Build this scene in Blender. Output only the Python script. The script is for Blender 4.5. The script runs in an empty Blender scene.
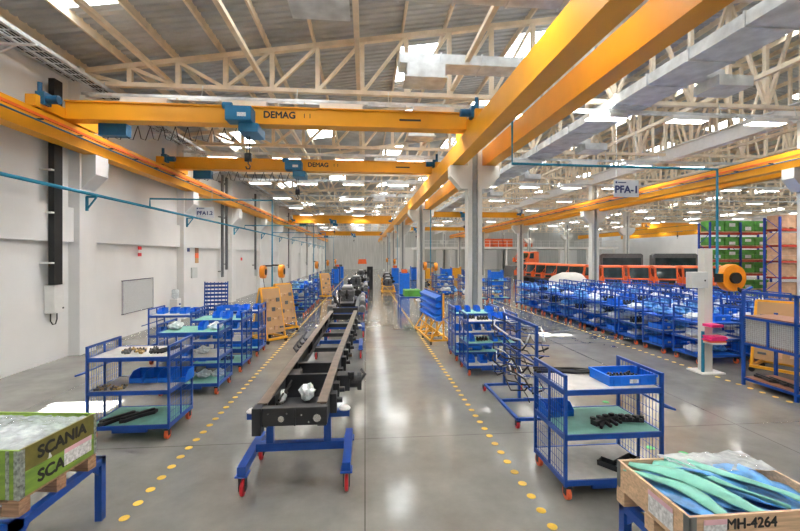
import bpy, math, random
from mathutils import Vector, Matrix
R = random.Random(7)
PI = math.pi
C = bpy.context.scene.collection
sc = bpy.context.scene

# ------------------------------------------------------------------ materials
MATS = {}
def mat(name, col, rough=0.5, metal=0.0, var=0.12, scale=6.0, bump=0.0, emit=0.0, alpha=1.0, trans=0.0, coat=0.0, stretch=None, spec=0.5, var2=None):
    if name in MATS: return MATS[name]
    m = bpy.data.materials.new(name); m.use_nodes = True
    nt = m.node_tree; N = nt.nodes; L = nt.links
    b = N['Principled BSDF']
    tc = N.new('ShaderNodeTexCoord'); mp = N.new('ShaderNodeMapping')
    L.new(tc.outputs['Object'], mp.inputs['Vector'])
    if stretch: mp.inputs['Scale'].default_value = stretch
    nz = N.new('ShaderNodeTexNoise'); nz.inputs['Scale'].default_value = scale; nz.inputs['Detail'].default_value = 4
    L.new(mp.outputs['Vector'], nz.inputs['Vector'])
    cr = N.new('ShaderNodeValToRGB')
    c = col
    cr.color_ramp.elements[0].position = 0.3; cr.color_ramp.elements[1].position = 0.7
    lo = var2 if var2 else tuple(max(0, v*(1-var)) for v in c)
    cr.color_ramp.elements[0].color = (*lo, 1)
    cr.color_ramp.elements[1].color = (*[min(1, v*(1+var*0.6)) for v in c], 1)
    L.new(nz.outputs['Fac'], cr.inputs['Fac']); L.new(cr.outputs['Color'], b.inputs['Base Color'])
    b.inputs['Roughness'].default_value = rough; b.inputs['Metallic'].default_value = metal
    b.inputs['Specular IOR Level'].default_value = spec
    if coat: b.inputs['Coat Weight'].default_value = coat; b.inputs['Coat Roughness'].default_value = 0.15
    if trans: b.inputs['Transmission Weight'].default_value = trans
    if alpha < 1: b.inputs['Alpha'].default_value = alpha
    if bump:
        bp = N.new('ShaderNodeBump'); bp.inputs['Strength'].default_value = bump; bp.inputs['Distance'].default_value = 0.02
        L.new(nz.outputs['Fac'], bp.inputs['Height']); L.new(bp.outputs['Normal'], b.inputs['Normal'])
    if emit:
        b.inputs['Emission Color'].default_value = (*c, 1); b.inputs['Emission Strength'].default_value = emit
    MATS[name] = m
    return m
blue   = mat('blue_paint', (0.004, 0.062, 0.34), 0.38, var=0.2)
bluebin= mat('blue_plastic', (0.006, 0.17, 0.78), 0.42, var=0.15)
teal   = mat('teal_blue_paint', (0.01, 0.22, 0.36), 0.4)
hoistb = mat('hoist_blue', (0.01, 0.12, 0.26), 0.45, var=0.25)
yellow = mat('crane_yellow', (0.86, 0.37, 0.01), 0.42, var=0.08, scale=1.5)
orange = mat('orange_paint', (0.85, 0.14, 0.025), 0.4)
yelfr  = mat('amber_paint', (0.85, 0.40, 0.02), 0.45)
cream  = mat('cream_steel', (0.84, 0.72, 0.55), 0.55, var=0.14, scale=3)
white  = mat('white_paint', (0.80, 0.79, 0.76), 0.6, var=0.05)
colm   = mat('column_paint', (0.70, 0.70, 0.66), 0.5, var=0.07, scale=2)
galv   = mat('galvanised_steel', (0.72, 0.75, 0.76), 0.35, metal=0.35, var=0.25, scale=3)
alu    = mat('bright_metal', (0.75, 0.75, 0.75), 0.25, metal=0.9)
dark   = mat('black_metal', (0.018, 0.019, 0.022), 0.45, var=0.3)
rub    = mat('black_rubber', (0.012, 0.012, 0.012), 0.7)
dgrey  = mat('dark_grey_paint', (0.12, 0.125, 0.13), 0.5, var=0.2)
redw   = mat('red_polyurethane', (0.70, 0.02, 0.03), 0.4)
orw    = mat('orange_polyurethane', (0.80, 0.13, 0.04), 0.4)
board  = mat('grey_board', (0.55, 0.53, 0.50), 0.6, var=0.12, scale=9)
gmat   = mat('green_mat', (0.22, 0.50, 0.42), 0.6, var=0.15, scale=7)
brownb = mat('brown_board', (0.30, 0.13, 0.07), 0.6, var=0.2)
wood   = mat('pale_pine', (0.70, 0.48, 0.30), 0.65, var=0.25, scale=4, stretch=(1, 8, 14))
woodd  = mat('weathered_pallet_wood', (0.40, 0.24, 0.14), 0.75, var=0.4, scale=4, stretch=(1, 6, 12))
green  = mat('green_painted_wood', (0.24, 0.38, 0.05), 0.55, var=0.35, scale=3.5, stretch=(1, 1, 4), var2=(0.15, 0.26, 0.05))
olive  = mat('olive_painted_wood', (0.20, 0.18, 0.04), 0.5, var=0.4, scale=5)
tan    = mat('tan_panel', (0.50, 0.30, 0.14), 0.6, var=0.12, scale=2)
card   = mat('cardboard', (0.60, 0.36, 0.22), 0.75, var=0.18, scale=3)
gcrate = mat('green_crate_side', (0.09, 0.34, 0.05), 0.6, var=0.45, scale=2)
wlabel = mat('white_label', (0.8, 0.8, 0.8), 0.6, var=0.35, scale=40)
pinkl  = mat('pink_label', (0.85, 0.55, 0.62), 0.6, var=0.1)
ink    = mat('black_ink', (0.015, 0.015, 0.015), 0.6)
navy   = mat('navy_ink', (0.02, 0.03, 0.12), 0.6)
bag    = mat('clear_plastic_bag', (0.82, 0.87, 0.90), 0.2, var=0.25, scale=12, bump=0.6)
bluef  = mat('blue_film', (0.10, 0.34, 0.72), 0.3, var=0.5, scale=9, bump=0.5)
greenf = mat('green_film', (0.22, 0.58, 0.46), 0.35, var=0.2, scale=7, bump=0.3)
film   = mat('clear_film', (0.78, 0.86, 0.88), 0.1, var=0.25, scale=14, bump=1.0, alpha=0.5)
pink   = mat('magenta_folder', (0.85, 0.03, 0.20), 0.5)
boxgr  = mat('pale_grey_box', (0.62, 0.65, 0.64), 0.45, var=0.06)
reelo  = mat('reel_orange', (0.90, 0.30, 0.01), 0.35)
rackr  = mat('rack_red', (0.55, 0.05, 0.02), 0.5)
rackb  = mat('rack_blue', (0.01, 0.05, 0.35), 0.45)
glassd = mat('dark_glass', (0.03, 0.05, 0.06), 0.08, var=0.5, scale=1.2)
brass  = mat('brass', (0.55, 0.38, 0.16), 0.3, metal=0.8, var=0.4)
yelp   = mat('yellow_floor_paint', (0.80, 0.50, 0.06), 0.5, var=0.15)
greenp = mat('green_floor_paint', (0.02, 0.40, 0.10), 0.5)
tanfl  = mat('rail_flange_reflection', (0.20, 0.15, 0.11), 0.35, var=0.4, metal=0.3)  # brown tone paints the reflected light on top of the dark rails
lampem = mat('lamp_glow', (1.0, 0.98, 0.95), 0.5, var=0.0, emit=50)
sky_em = mat('skylight_glow', (0.93, 0.97, 1.0), 0.5, var=0.0, emit=6)
wbd    = mat('whiteboard_surface', (0.60, 0.62, 0.62), 0.3, var=0.25, scale=30)

# ------------------------------------------------------------------ mesh builder
class MB:
    def __init__(s): s.v = []; s.f = []; s.M = None
    def addv(s, pts):
        n = len(s.v)
        for p in pts:
            p = Vector(p)
            if s.M is not None: p = s.M @ p
            s.v.append(tuple(p))
        return n
    def face(s, pts):
        n = s.addv(pts); s.f.append(tuple(range(n, n+len(pts)))); return s
    def hexa(s, p):
        n = s.addv(p)
        for q in ((0,3,2,1),(4,5,6,7),(0,1,5,4),(1,2,6,5),(2,3,7,6),(3,0,4,7)): s.f.append(tuple(n+i for i in q))
        return s
    def box(s, x0, x1, y0, y1, z0, z1):
        return s.hexa([(x0,y0,z0),(x1,y0,z0),(x1,y1,z0),(x0,y1,z0),(x0,y0,z1),(x1,y0,z1),(x1,y1,z1),(x0,y1,z1)])
    def cbox(s, c, d):
        return s.box(c[0]-d[0]/2, c[0]+d[0]/2, c[1]-d[1]/2, c[1]+d[1]/2, c[2]-d[2]/2, c[2]+d[2]/2)
    def bar(s, a, b, w, h=None, up=(0,0,1)):
        h = h or w; a = Vector(a); b = Vector(b); d = (b-a).normalized(); u = Vector(up)
        if abs(d.dot(u)) > 0.98: u = Vector((0,1,0))
        x = d.cross(u).normalized()*(w/2); z = x.cross(d).normalized()*(h/2)
        return s.hexa([a-x-z, a+x-z, b+x-z, b-x-z, a-x+z, a+x+z, b+x+z, b-x+z])
    def tube(s, pts, r, n=8, r2=None):
        pts = [Vector(p) for p in pts]; rings = []
        px = None
        for i, p in enumerate(pts):
            d = (pts[min(i+1, len(pts)-1)] - pts[max(i-1, 0)]).normalized()
            if px is None:
                u = Vector((0,0,1)) if abs(d.z) < 0.9 else Vector((1,0,0)); px = d.cross(u).normalized()
            x = (px - d*px.dot(d)).normalized(); px = x; y = d.cross(x)
            rr = r if r2 is None else r + (r2-r)*i/(len(pts)-1)
            rings.append(s.addv([p + (x*math.cos(2*PI*k/n) + y*math.sin(2*PI*k/n))*rr for k in range(n)]))
        for a, b in zip(rings, rings[1:]):
            for k in range(n): s.f.append((a+k, a+(k+1)%n, b+(k+1)%n, b+k))
        s.f.append(tuple(rings[0]+k for k in reversed(range(n)))); s.f.append(tuple(rings[-1]+k for k in range(n)))
        return s
    def lathe(s, prof, c, axis='z', n=20):
        rings = []
        for r, h in prof:
            r = max(r, 0.0005); P = []
            for k in range(n):
                a = 2*PI*k/n; u, w = r*math.cos(a), r*math.sin(a)
                P.append({'z': (c[0]+u, c[1]+w, c[2]+h), 'x': (c[0]+h, c[1]+u, c[2]+w), 'y': (c[0]+w, c[1]+h, c[2]+u)}[axis])
            rings.append(s.addv(P))
        for a, b in zip(rings, rings[1:]):
            for k in range(n): s.f.append((a+k, a+(k+1)%n, b+(k+1)%n, b+k))
        s.f.append(tuple(rings[0]+k for k in reversed(range(n)))); s.f.append(tuple(rings[-1]+k for k in range(n)))
        return s
    def cyl(s, c, r, h, axis='z', n=20): return s.lathe([(r,-h/2),(r,h/2)], c, axis, n)
    def prism(s, poly, axis, a, b):
        def P(u, w, t): return {'x': (t,u,w), 'y': (u,t,w), 'z': (u,w,t)}[axis]
        n = len(poly); i = s.addv([P(u,w,a) for u,w in poly]); j = s.addv([P(u,w,b) for u,w in poly])
        s.f.append(tuple(i+k for k in range(n))); s.f.append(tuple(j+k for k in reversed(range(n))))
        for k in range(n): s.f.append((i+k, j+k, j+(k+1)%n, i+(k+1)%n))
        return s
    def blob(s, c, rad, seed=0, n=12, m=7, amp=0.25):
        rr = random.Random(seed); rings = []
        for j in range(m+1):
            t = PI*j/m; P = []
            for k in range(n):
                a = 2*PI*k/n; q = 1 + amp*(rr.random()-0.5)*2*(0 < j < m)
                P.append((c[0]+rad[0]*math.sin(t)*math.cos(a)*q, c[1]+rad[1]*math.sin(t)*math.sin(a)*q, c[2]+rad[2]*math.cos(t)*(q if j < m*0.6 else 1)))
            rings.append(s.addv(P))
        for a, b in zip(rings, rings[1:]):
            for k in range(n): s.f.append((a+k, b+k, b+(k+1)%n, a+(k+1)%n))
        return s
    def mesh(s, name, m, smooth=False):
        me = bpy.data.meshes.new(name); me.from_pydata(s.v, [], s.f); me.materials.append(m)
        import bmesh
        bm = bmesh.new(); bm.from_mesh(me); bmesh.ops.recalc_face_normals(bm, faces=bm.faces); bm.to_mesh(me); bm.free()
        if smooth:
            for p in me.polygons: p.use_smooth = True
        return me

def part(name, mb, m, parent=None, label=None, smooth=False, bevel=0, loc=None, rz=0):
    o = bpy.data.objects.new(name, mb.mesh(name, m, smooth) if isinstance(mb, MB) else mb)
    C.objects.link(o)
    if parent: o.parent = parent
    if loc: o.location = loc
    if rz: o.rotation_euler.z = rz
    if label: o['label'] = label
    if bevel:
        b = o.modifiers.new('bevel', 'BEVEL'); b.width = bevel; b.segments = 2; b.limit_method = 'ANGLE'
    return o
def tag(o, label, cat, group=None, kind=None):
    o['label'] = label; o['category'] = cat
    if group: o['group'] = group
    if kind: o['kind'] = kind
    return o
def thing(name, label, cat, loc=(0,0,0), rz=0, group=None):
    o = bpy.data.objects.new(name, None); C.objects.link(o); o.empty_display_size = 0.1
    o.location = loc; o.rotation_euler.z = rz
    return tag(o, label, cat, group)
def single(name, mb, m, label, cat, group=None, loc=None, rz=0, **k):
    o = part(name, mb, m, None, None, loc=loc, rz=rz, **k); return tag(o, label, cat, group)
def struct(name, mb, m, label=None, parent=None, **k):
    o = part(name, mb, m, parent, label, **k)
    if not parent: o['kind'] = 'structure'
    return o
KIDS = {}
def kids(o):
    return [c for c in C.objects if c.parent == o]
def snapshot(o):
    return (o, [snapshot(c) for c in kids(o)])
def copy_tree(t, parent=None):
    c = t[0].copy(); C.objects.link(c)
    if parent: c.parent = parent
    for k in t[1]: copy_tree(k, c)
    return c
PROT = {}
def dup(key, make, loc, rz, label, cat, group=None, scale=None):
    """make() builds the first of its kind; later ones are copies with copied parts"""
    if key not in PROT:
        o = make(); PROT[key] = snapshot(o)
    else:
        o = copy_tree(PROT[key])
    o.location = loc
    if isinstance(rz, tuple): o.rotation_euler = rz
    else: o.rotation_euler = (0, 0, rz)
    if scale: o.scale = scale
    tag(o, label, cat, group)
    if not group and 'group' in o: del o['group']
    return o
def empty(name):
    o = bpy.data.objects.new(name, None); C.objects.link(o); o.empty_display_size = 0.1; return o
def text_mesh(body, size, m, extr=0.002, bold=0.0, heavy=0.0):
    cu = bpy.data.curves.new('lettering', 'FONT'); cu.body = body; cu.size = size; cu.extrude = extr; cu.offset = bold
    cu.align_x = 'CENTER'; cu.align_y = 'CENTER'
    t = bpy.data.objects.new('lettering_source', cu); C.objects.link(t)
    dg = bpy.context.evaluated_depsgraph_get(); dg.update()
    me = bpy.data.meshes.new_from_object(t.evaluated_get(dg)); me.materials.clear(); me.materials.append(m)
    bpy.data.objects.remove(t); bpy.data.curves.remove(cu)
    if heavy:
        V = [tuple(v.co) for v in me.vertices]; F = [tuple(p.vertices) for p in me.polygons]; n = len(V); vs = []; fs = []
        for q, (dx, dy) in enumerate(((-heavy,0),(heavy,0),(0,heavy),(0,-heavy),(0,0))):
            vs += [(v[0]+dx, v[1]+dy, v[2]+q*0.00008) for v in V]; fs += [tuple(i+n*q for i in f) for f in F]
        me = bpy.data.meshes.new('lettering'); me.from_pydata(vs, [], fs); me.materials.append(m)
    return me
ORD = ['first','second','third','fourth','fifth','sixth','seventh','eighth','ninth','tenth','eleventh','twelfth','thirteenth','fourteenth','fifteenth','sixteenth','seventeenth','eighteenth','nineteenth','twentieth']

# ------------------------------------------------------------------ setting
XL, XR, YF, YB = -8.3, 52.0, -4.0, 84.0
PAN = 1.35
def roofz(x):
    return 8.25 + 0.157*(x-XL) if x < 22 else 8.25 + 0.157*(22-XL) - 0.157*(x-22)

# floor
fl = MB(); fl.box(XL-0.3, XR+0.3, YF-0.3, YB+0.3, -0.2, 0)
fm = bpy.data.materials.new('polished_concrete'); fm.use_nodes = True
N = fm.node_tree.nodes; L = fm.node_tree.links; b = N['Principled BSDF']
tc = N.new('ShaderNodeTexCoord')
n1 = N.new('ShaderNodeTexNoise'); n1.inputs['Scale'].default_value = 0.9; n1.inputs['Detail'].default_value = 8; n1.inputs['Roughness'].default_value = 0.65
L.new(tc.outputs['Object'], n1.inputs['Vector'])
cr = N.new('ShaderNodeValToRGB'); cr.color_ramp.elements[0].position = 0.3; cr.color_ramp.elements[1].position = 0.72
cr.color_ramp.elements[0].color = (0.17, 0.167, 0.148, 1); cr.color_ramp.elements[1].color = (0.285, 0.28, 0.25, 1)
L.new(n1.outputs['Fac'], cr.inputs['Fac'])
br = N.new('ShaderNodeTexBrick'); br.offset = 0; br.inputs['Scale'].default_value = 1.0
br.inputs['Brick Width'].default_value = 6.15; br.inputs['Row Height'].default_value = 6.15; br.inputs['Mortar Size'].default_value = 0.008
br.inputs['Color1'].default_value = (1,1,1,1); br.inputs['Color2'].default_value = (1,1,1,1); br.inputs['Mortar'].default_value = (0.35,0.33,0.3,1)
L.new(tc.outputs['Object'], br.inputs['Vector'])
mx = N.new('ShaderNodeMix'); mx.data_type = 'RGBA'; mx.blend_type = 'MULTIPLY'; mx.inputs['Factor'].default_value = 0.8
L.new(cr.outputs['Color'], mx.inputs['A']); L.new(br.outputs['Color'], mx.inputs['B']); L.new(mx.outputs['Result'], b.inputs['Base Color'])
n2 = N.new('ShaderNodeTexNoise'); n2.inputs['Scale'].default_value = 2.5; n2.inputs['Detail'].default_value = 6
L.new(tc.outputs['Object'], n2.inputs['Vector'])
mr = N.new('ShaderNodeMapRange'); mr.inputs['To Min'].default_value = 0.06; mr.inputs['To Max'].default_value = 0.20
L.new(n2.outputs['Fac'], mr.inputs['Value']); L.new(mr.outputs['Result'], b.inputs['Roughness'])
b.inputs['Specular IOR Level'].default_value = 0.6
struct('floor', fl, fm)

# walls
wallm = mat('white_wall_paint', (0.80, 0.80, 0.79), 0.7, var=0.05, scale=0.8)
w = MB(); w.box(XL-0.3, XL, YF, YB, 0, 8.55)
struct('wall_left', w, wallm)
PIL = [12.35 + 6.5*k for k in range(-2, 11)]
for y0, y1 in zip(PIL, PIL[1:]):
    w = MB(); w.box(XL, XL+0.14, y0+0.35, y1-0.35, 3.2, 4.15)
    struct('trim_%d' % (20+PIL.index(y0)), w, wallm)
w = MB(); w.box(XL, XR, YB, YB+0.3, 0, 13.2)
struct('wall_back', w, mat('grey_cladding', (0.55, 0.55, 0.52), 0.6, var=0.2, scale=1, stretch=(6, 1, 0.3)))
w = MB(); w.box(XR, XR+0.3, YF, YB, 0, 8.6); struct('wall_right', w, wallm)
w = MB(); w.box(XL, XR, YF-0.3, YF, 0, 13.2); struct('wall_front', w, wallm)
for i, y in enumerate(PIL):
    w = MB(); w.box(XL, XL+0.3, y-0.35, y+0.35, 0, 8.15)
    w.prism([(XL+0.3,5.68),(XL+0.68,5.68),(XL+0.68,5.12),(XL+0.3,4.72)], 'y', y-0.28, y+0.28)
    struct('trim_%d' % (1+i), w, wallm, label='white wall pilaster with corbel')

# corrugated roof with skylight cells
SUN_HOLES = [(-4.6, 5.45), (6.9, 10.8)]  # added roof openings, placed so sun patches land on the floor
roof = MB(); skyl = []
def panel(i, y0, y1, mb):
    xa, xb = XL+PAN*i, min(XL+PAN*(i+1), XR)
    za, zb = roofz(xa)+0.14, roofz(xb)+0.14
    n = max(1, int(round((y1-y0)/0.26))); d = (y1-y0)/n
    for k in range(n):
        y = y0+d*k; prof = [(y,0),(y+d*0.55,0),(y+d*0.68,0.045),(y+d*0.87,0.045),(y+d,0)]
        for (ya,ha),(yb,hb) in zip(prof, prof[1:]):
            mb.face([(xa,ya,za+ha),(xb,ya,zb+ha),(xb,yb,zb+hb),(xa,yb,za+hb)])
NP = int(math.ceil((XR-XL)/PAN))
for i in range(NP):
    for k in range(-3, 12):
        y0 = 12.3+6.2*k; y1 = min(y0+6.2, YB)
        if y0 >= YB: continue
        want = i % 3 == 1 and (k % 2 or i >= 7) and (i < 13 or i % 6 == 1) and i < NP-1 and k > -3
        hole = None
        for (hx, hy) in SUN_HOLES:
            if XL+PAN*i <= hx < XL+PAN*(i+1) and y0 <= hy < y1: hole = hy
        if want:
            a, c = y0+1.2, y0+3.9
            if hole: pass
            panel(i, y0, a, roof); panel(i, c, y1, roof); skyl.append((i, a, c))
        elif hole:
            panel(i, y0, hole-0.35, roof); panel(i, hole+0.35, y1, roof)
        else: panel(i, y0, y1, roof)
struct('ceiling', roof, mat('roof_sheet', (0.50, 0.52, 0.53), 0.5, metal=0.1, var=0.25, scale=0.9))
for n, (i, a, c) in enumerate(skyl):
    s = MB(); panel(i, a, c, s)
    struct('window_%d' % (n+1), s, sky_em)
# purlins and ties, part of the roof
p = MB()
for i in range(0, NP+1):
    x = XL+PAN*i; x = min(max(x, XL+0.1), XR-0.1); z = roofz(x)+0.03
    p.box(x-0.03, x+0.03, YF, YB, z-0.1, z+0.17)
struct('trim_50', p, cream)
for n, x in enumerate((-5.8, -3.0, -0.2, 2.7, 9.5, 11.4, 17.5, 20.5)):
    p = MB(); p.box(x-0.06, x+0.06, YF, YB, 7.93, 8.05); struct('trim_%d' % (51+n), p, cream)

# roof trusses
def make_truss():
    m = MB(); xs = [XL+0.12+PAN*i for i in range(int((XR-XL-0.2)/PAN)+1)]
    zb = 7.78
    m.bar((xs[0]-0.1,0,zb), (XR-0.02,0,zb), 0.16, 0.12)
    m.bar((xs[0],0,roofz(xs[0])-0.16), (22,0,roofz(22)-0.16), 0.16, 0.14)
    m.bar((22,0,roofz(22)-0.16), (XR,0,roofz(XR)-0.16), 0.16, 0.14)
    for i, x in enumerate(xs):
        m.bar((x,0.02,zb), (x,0.02,roofz(x)-0.16), 0.13, 0.12)
        if i+1 < len(xs):
            x2 = xs[i+1]
            a, c = ((x,0.0,zb), (x2,0.0,roofz(x2)-0.18)) if (i > 2) else ((x2,0.0,zb), (x,0,roofz(x)-0.18))
            if i % 2 and x > 5 : a, c = (x2,0.0,zb), (x,0.0,roofz(x)-0.18)
            m.bar(a, c, 0.11, 0.09)
    return part('roof_truss', m, cream)
TY = [12.3+6.2*k for k in range(-1, 12)]
for k, y in enumerate(TY):
    lab = 'cream lattice roof truss ' + ('nearest the camera, above the frame' if k == 0 else
          'nearest in view over the first long yellow crane' if k == 1 else '%s in line going away down the hall' % ORD[k-1])
    dup('truss', make_truss, (0, y, 0), 0, lab, 'roof truss', 'roof trusses')

# columns
def make_column():
    e = empty('steel_column'); m = MB()
    m.box(-0.23, -0.09, -0.2, 0.2, 0, 7.3); m.box(0.09, 0.23, -0.2, 0.2, 0, 7.3); m.box(-0.09, 0.09, -0.05, 0.05, 0, 7.3)
    m.box(-0.3, 0.3, -0.28, 0.28, 7.3, 7.4); m.box(-0.3, 0.3, -0.28, 0.28, 0, 0.04)
    part('shaft', m, colm, e)
    for s in (-1, 1):
        c = MB(); c.prism([(s*0.23, 4.95), (s*0.45, 4.95), (s*0.80, 5.35), (s*0.80, 5.69), (s*0.23, 5.69)], 'y', -0.2, 0.2)
        part('corbel', c, colm, e)
    d = MB(); d.box(-0.07, 0.07, -0.19, -0.06, 0.4, 6.9); part('downpipe', d, mat('grey_pipe', (0.25, 0.27, 0.27), 0.4), e)
    return e
COL1 = [12.7+12.3*k for k in range(0, 6)]
for k, y in enumerate(COL1):
    dup('col', make_column, (3.5, y, 0), 0, 'pale grey steel column with twin corbels, %s along the right side of the aisle' % ORD[k], 'column', 'aisle columns')
for k, y in enumerate(COL1):
    dup('col', make_column, (14.75, y-(0.62 if k == 0 else 0.3), 0), 0, 'pale steel column, %s from the camera in the row beside the storage trolleys' % ORD[k], 'column', 'columns in the right hand bay')
for k, y in enumerate(COL1[2:]):
    dup('col', make_column, (27.0, y+2, 0), 0, 'distant pale column behind the orange cabs, %s from the camera' % ORD[k], 'column', 'columns beyond the orange cabs')
def make_jack():
    m = MB(); m.box(-0.17, 0.17, YF, YB, 7.98, 8.02); m.box(-0.17, 0.17, YF, YB, 7.41, 7.45); m.box(-0.05, 0.05, YF, YB, 7.45, 7.98)
    return part('roof_beam', m, white)
for x, l in ((14.75, 'long white steel roof beam crossing above the orange runway at right'),):
    dup('jack', make_jack, (x, 0, 0), 0, l, 'roof beam')

# ------------------------------------------------------------------ crane runways
def runway(x0, x1, ya, yb, label, cond=None):
    e = thing('crane_runway', label, 'crane runway', (0,0,0)); xm = (x0+x1)/2
    m = MB(); m.box(x0, x1, ya, yb, 5.7, 6.25)
    part('beam', m, yellow, e)
    r = MB(); r.box(xm-0.03, xm+0.03, ya, yb, 6.25, 6.31); part('rail', r, dark, e)
    if cond:
        c = MB(); c.box(cond-0.03, cond+0.03, ya, yb, 6.02, 6.08); part('conductor_rail', c, orange, e)
        c = MB(); c.tube([(cond, ya, 5.93), (cond, yb, 5.93)], 0.022, 6); part('cable', c, hoistb, e)
        s = 1 if x1 > cond else -1
        for k in range(48):
            c = MB()
            y = ya+1+k*1.3
            if y < yb: c.box(min(cond, x0 if s > 0 else x1)-0.04*(s>0), max(cond, x0 if s > 0 else x1)+0.04*(s<0), y-0.02, y+0.02, 5.97, 6.0); part('bracket', c, dark, e)
    return e
runway(-8.02, -7.63, YF, YB-0.3, 'orange-yellow crane runway beam on corbels along the left wall', -7.5)
runway(2.76, 3.16, YF, YB-0.3, 'left of the two big yellow runway beams overhead beside the aisle')
runway(3.82, 4.18, YF, YB-0.3, 'right of the two big yellow runway beams overhead beside the aisle')
runway(14.0, 14.36, YF, 65.5, 'yellow runway beam running behind the grey hanging bay sign', 13.88)
runway(15.12, 15.46, YF, 65.5, 'yellow runway beam on the far side of the right hand columns')
runway(44.0, 44.4, 40, 65.5, 'far yellow runway beam beyond the distant columns at right')

# bridge cranes
demag = text_mesh('DEMAG', 0.25, ink, 0.003, heavy=0.009)
def crane(y, xa, xb, hx, h, label, letters=True):
    e = thing('overhead_crane', label, 'overhead crane', (0, y, 6.31), 0, 'bridge cranes')
    zb = 0.06
    g = MB(); g.box(xa+0.1, xb-0.1, -0.15, 0.15, zb, zb+h); g.box(xa+0.1, xb-0.1, -0.2, 0.2, zb+h, zb+h+0.03); g.box(xa+0.1, xb-0.1, -0.2, 0.2, zb-0.03, zb)
    part('girder', g, yellow, e)
    for x in (xa, xb):
        c = MB(); c.box(x-0.12, x+0.12, -1.1, 1.1, 0.03, 0.3)
        ec = part('end_carriage', c, yellow, e)
        for s in (-1, 1):
            q = MB(); q.cyl((x, s*0.9, 0.1), 0.1, 0.12, 'x', 14); part('wheel', q, dark, ec)
        mo = MB(); sx = 1 if x < 0 or x == xa else -1
        mo.cyl((x+sx*0.28, -0.85, 0.26), 0.1, 0.36, 'x', 14); mo.box(x+sx*0.1-0.1, x+sx*0.1+0.1, -0.97, -0.73, 0.12, 0.42); mo.cyl((x+sx*0.02, -0.85, 0.52), 0.05, 0.3, 'z', 10)
        part('motor', mo, hoistb, ec, 'blue travel motor')
    ho = MB(); ho.box(hx-0.33, hx+0.33, -0.62, -0.2, zb-0.08, zb+0.3); ho.box(hx-0.05, hx+0.45, -0.45, 0.35, zb-0.32, zb-0.08)
    ho.cyl((hx-0.32, -0.42, zb+0.35), 0.09, 0.25, 'x', 12)
    hh = part('hoist', ho, mat('hoist_cover_blue', (0.015, 0.17, 0.34), 0.4), e, 'blue hoist unit', bevel=0.02)
    lb = MB(); lb.box(hx-0.02, hx+0.2, -0.628, -0.62, zb+0.02, zb+0.12); part('nameplate', lb, wlabel, hh)
    hk = MB(); hk.tube([(hx+0.05, 0, zb-0.32), (hx+0.05, 0, zb-0.8)], 0.012, 6); hk.tube([(hx+0.12, 0, zb-0.32), (hx+0.12, 0, zb-0.8)], 0.012, 6)
    hk.box(hx, hx+0.17, -0.05, 0.05, zb-1.0, zb-0.78)
    hk.tube([(hx+0.085,0,zb-1.0),(hx+0.085,0,zb-1.06),(hx+0.14,0,zb-1.12),(hx+0.12,0,zb-1.2),(hx+0.05,0,zb-1.2),(hx+0.02,0,zb-1.14)], 0.02, 6)
    part('hook', hk, dark, hh, smooth=True)
    gb = MB(); gb.box(xa+0.75, xa+1.45, 0.1, 0.35, zb-0.35, zb-0.03); part('drive_box', gb, hoistb, e)
    fs = MB(); n = 11
    for k in range(n):
        xx = xa+0.7+(hx-xa-1.0)*k/n; ww = (hx-xa-1.0)/n
        fs.tube([(xx, 0.25, zb-0.03), (xx+ww*0.25, 0.25, zb-0.38), (xx+ww*0.6, 0.25, zb-0.42), (xx+ww, 0.25, zb-0.03)], 0.012, 5)
    part('festoon_cable', fs, rub, e)
    if letters:
        o = part('lettering', demag, ink, e, loc=(hx+0.95, -0.156, zb+h*0.55)); o.rotation_euler = (PI/2, 0, 0)
        for a, w_ in ((1.6, 0.02), (1.75, 0.02), (4.2, 0.6)):
            mk = MB(); mk.box(hx+a, hx+a+w_, -0.153, -0.15, zb+h*0.42, zb+h*(0.7 if w_ < 0.1 else 0.55)); part('marking', mk, ink, e)
    return e
crane(11.2, -7.82, 2.96, -3.25, 0.42, 'nearest yellow bridge crane with lettered girder and blue hoist')
crane(17.1, -7.82, 2.96, -2.9, 0.42, 'second yellow bridge crane over the aisle, behind the nearest one')
crane(44.0, -7.82, 3.0, -3.4, 0.8, 'third yellow bridge crane over the aisle, deep girder', False)
crane(70.0, -7.82, 3.0, -2.0, 0.7, 'farthest yellow bridge crane at the end of the aisle', False)
runway(36.3, 36.7, 40, 65.5, 'far yellow runway beam, the inner one beyond the distant columns')
crane(50.0, 36.5, 44.2, 41.5, 0.8, 'yellow bridge crane far away at right, left of the green crate rack', False)
crane(36.0, 4.0, 14.18, 9.0, 0.42, 'yellow bridge crane over the right hand bay, nearer one', False)
crane(55.0, 4.0, 14.18, 7.0, 0.42, 'yellow bridge crane over the right hand bay, farther one', False)

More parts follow.
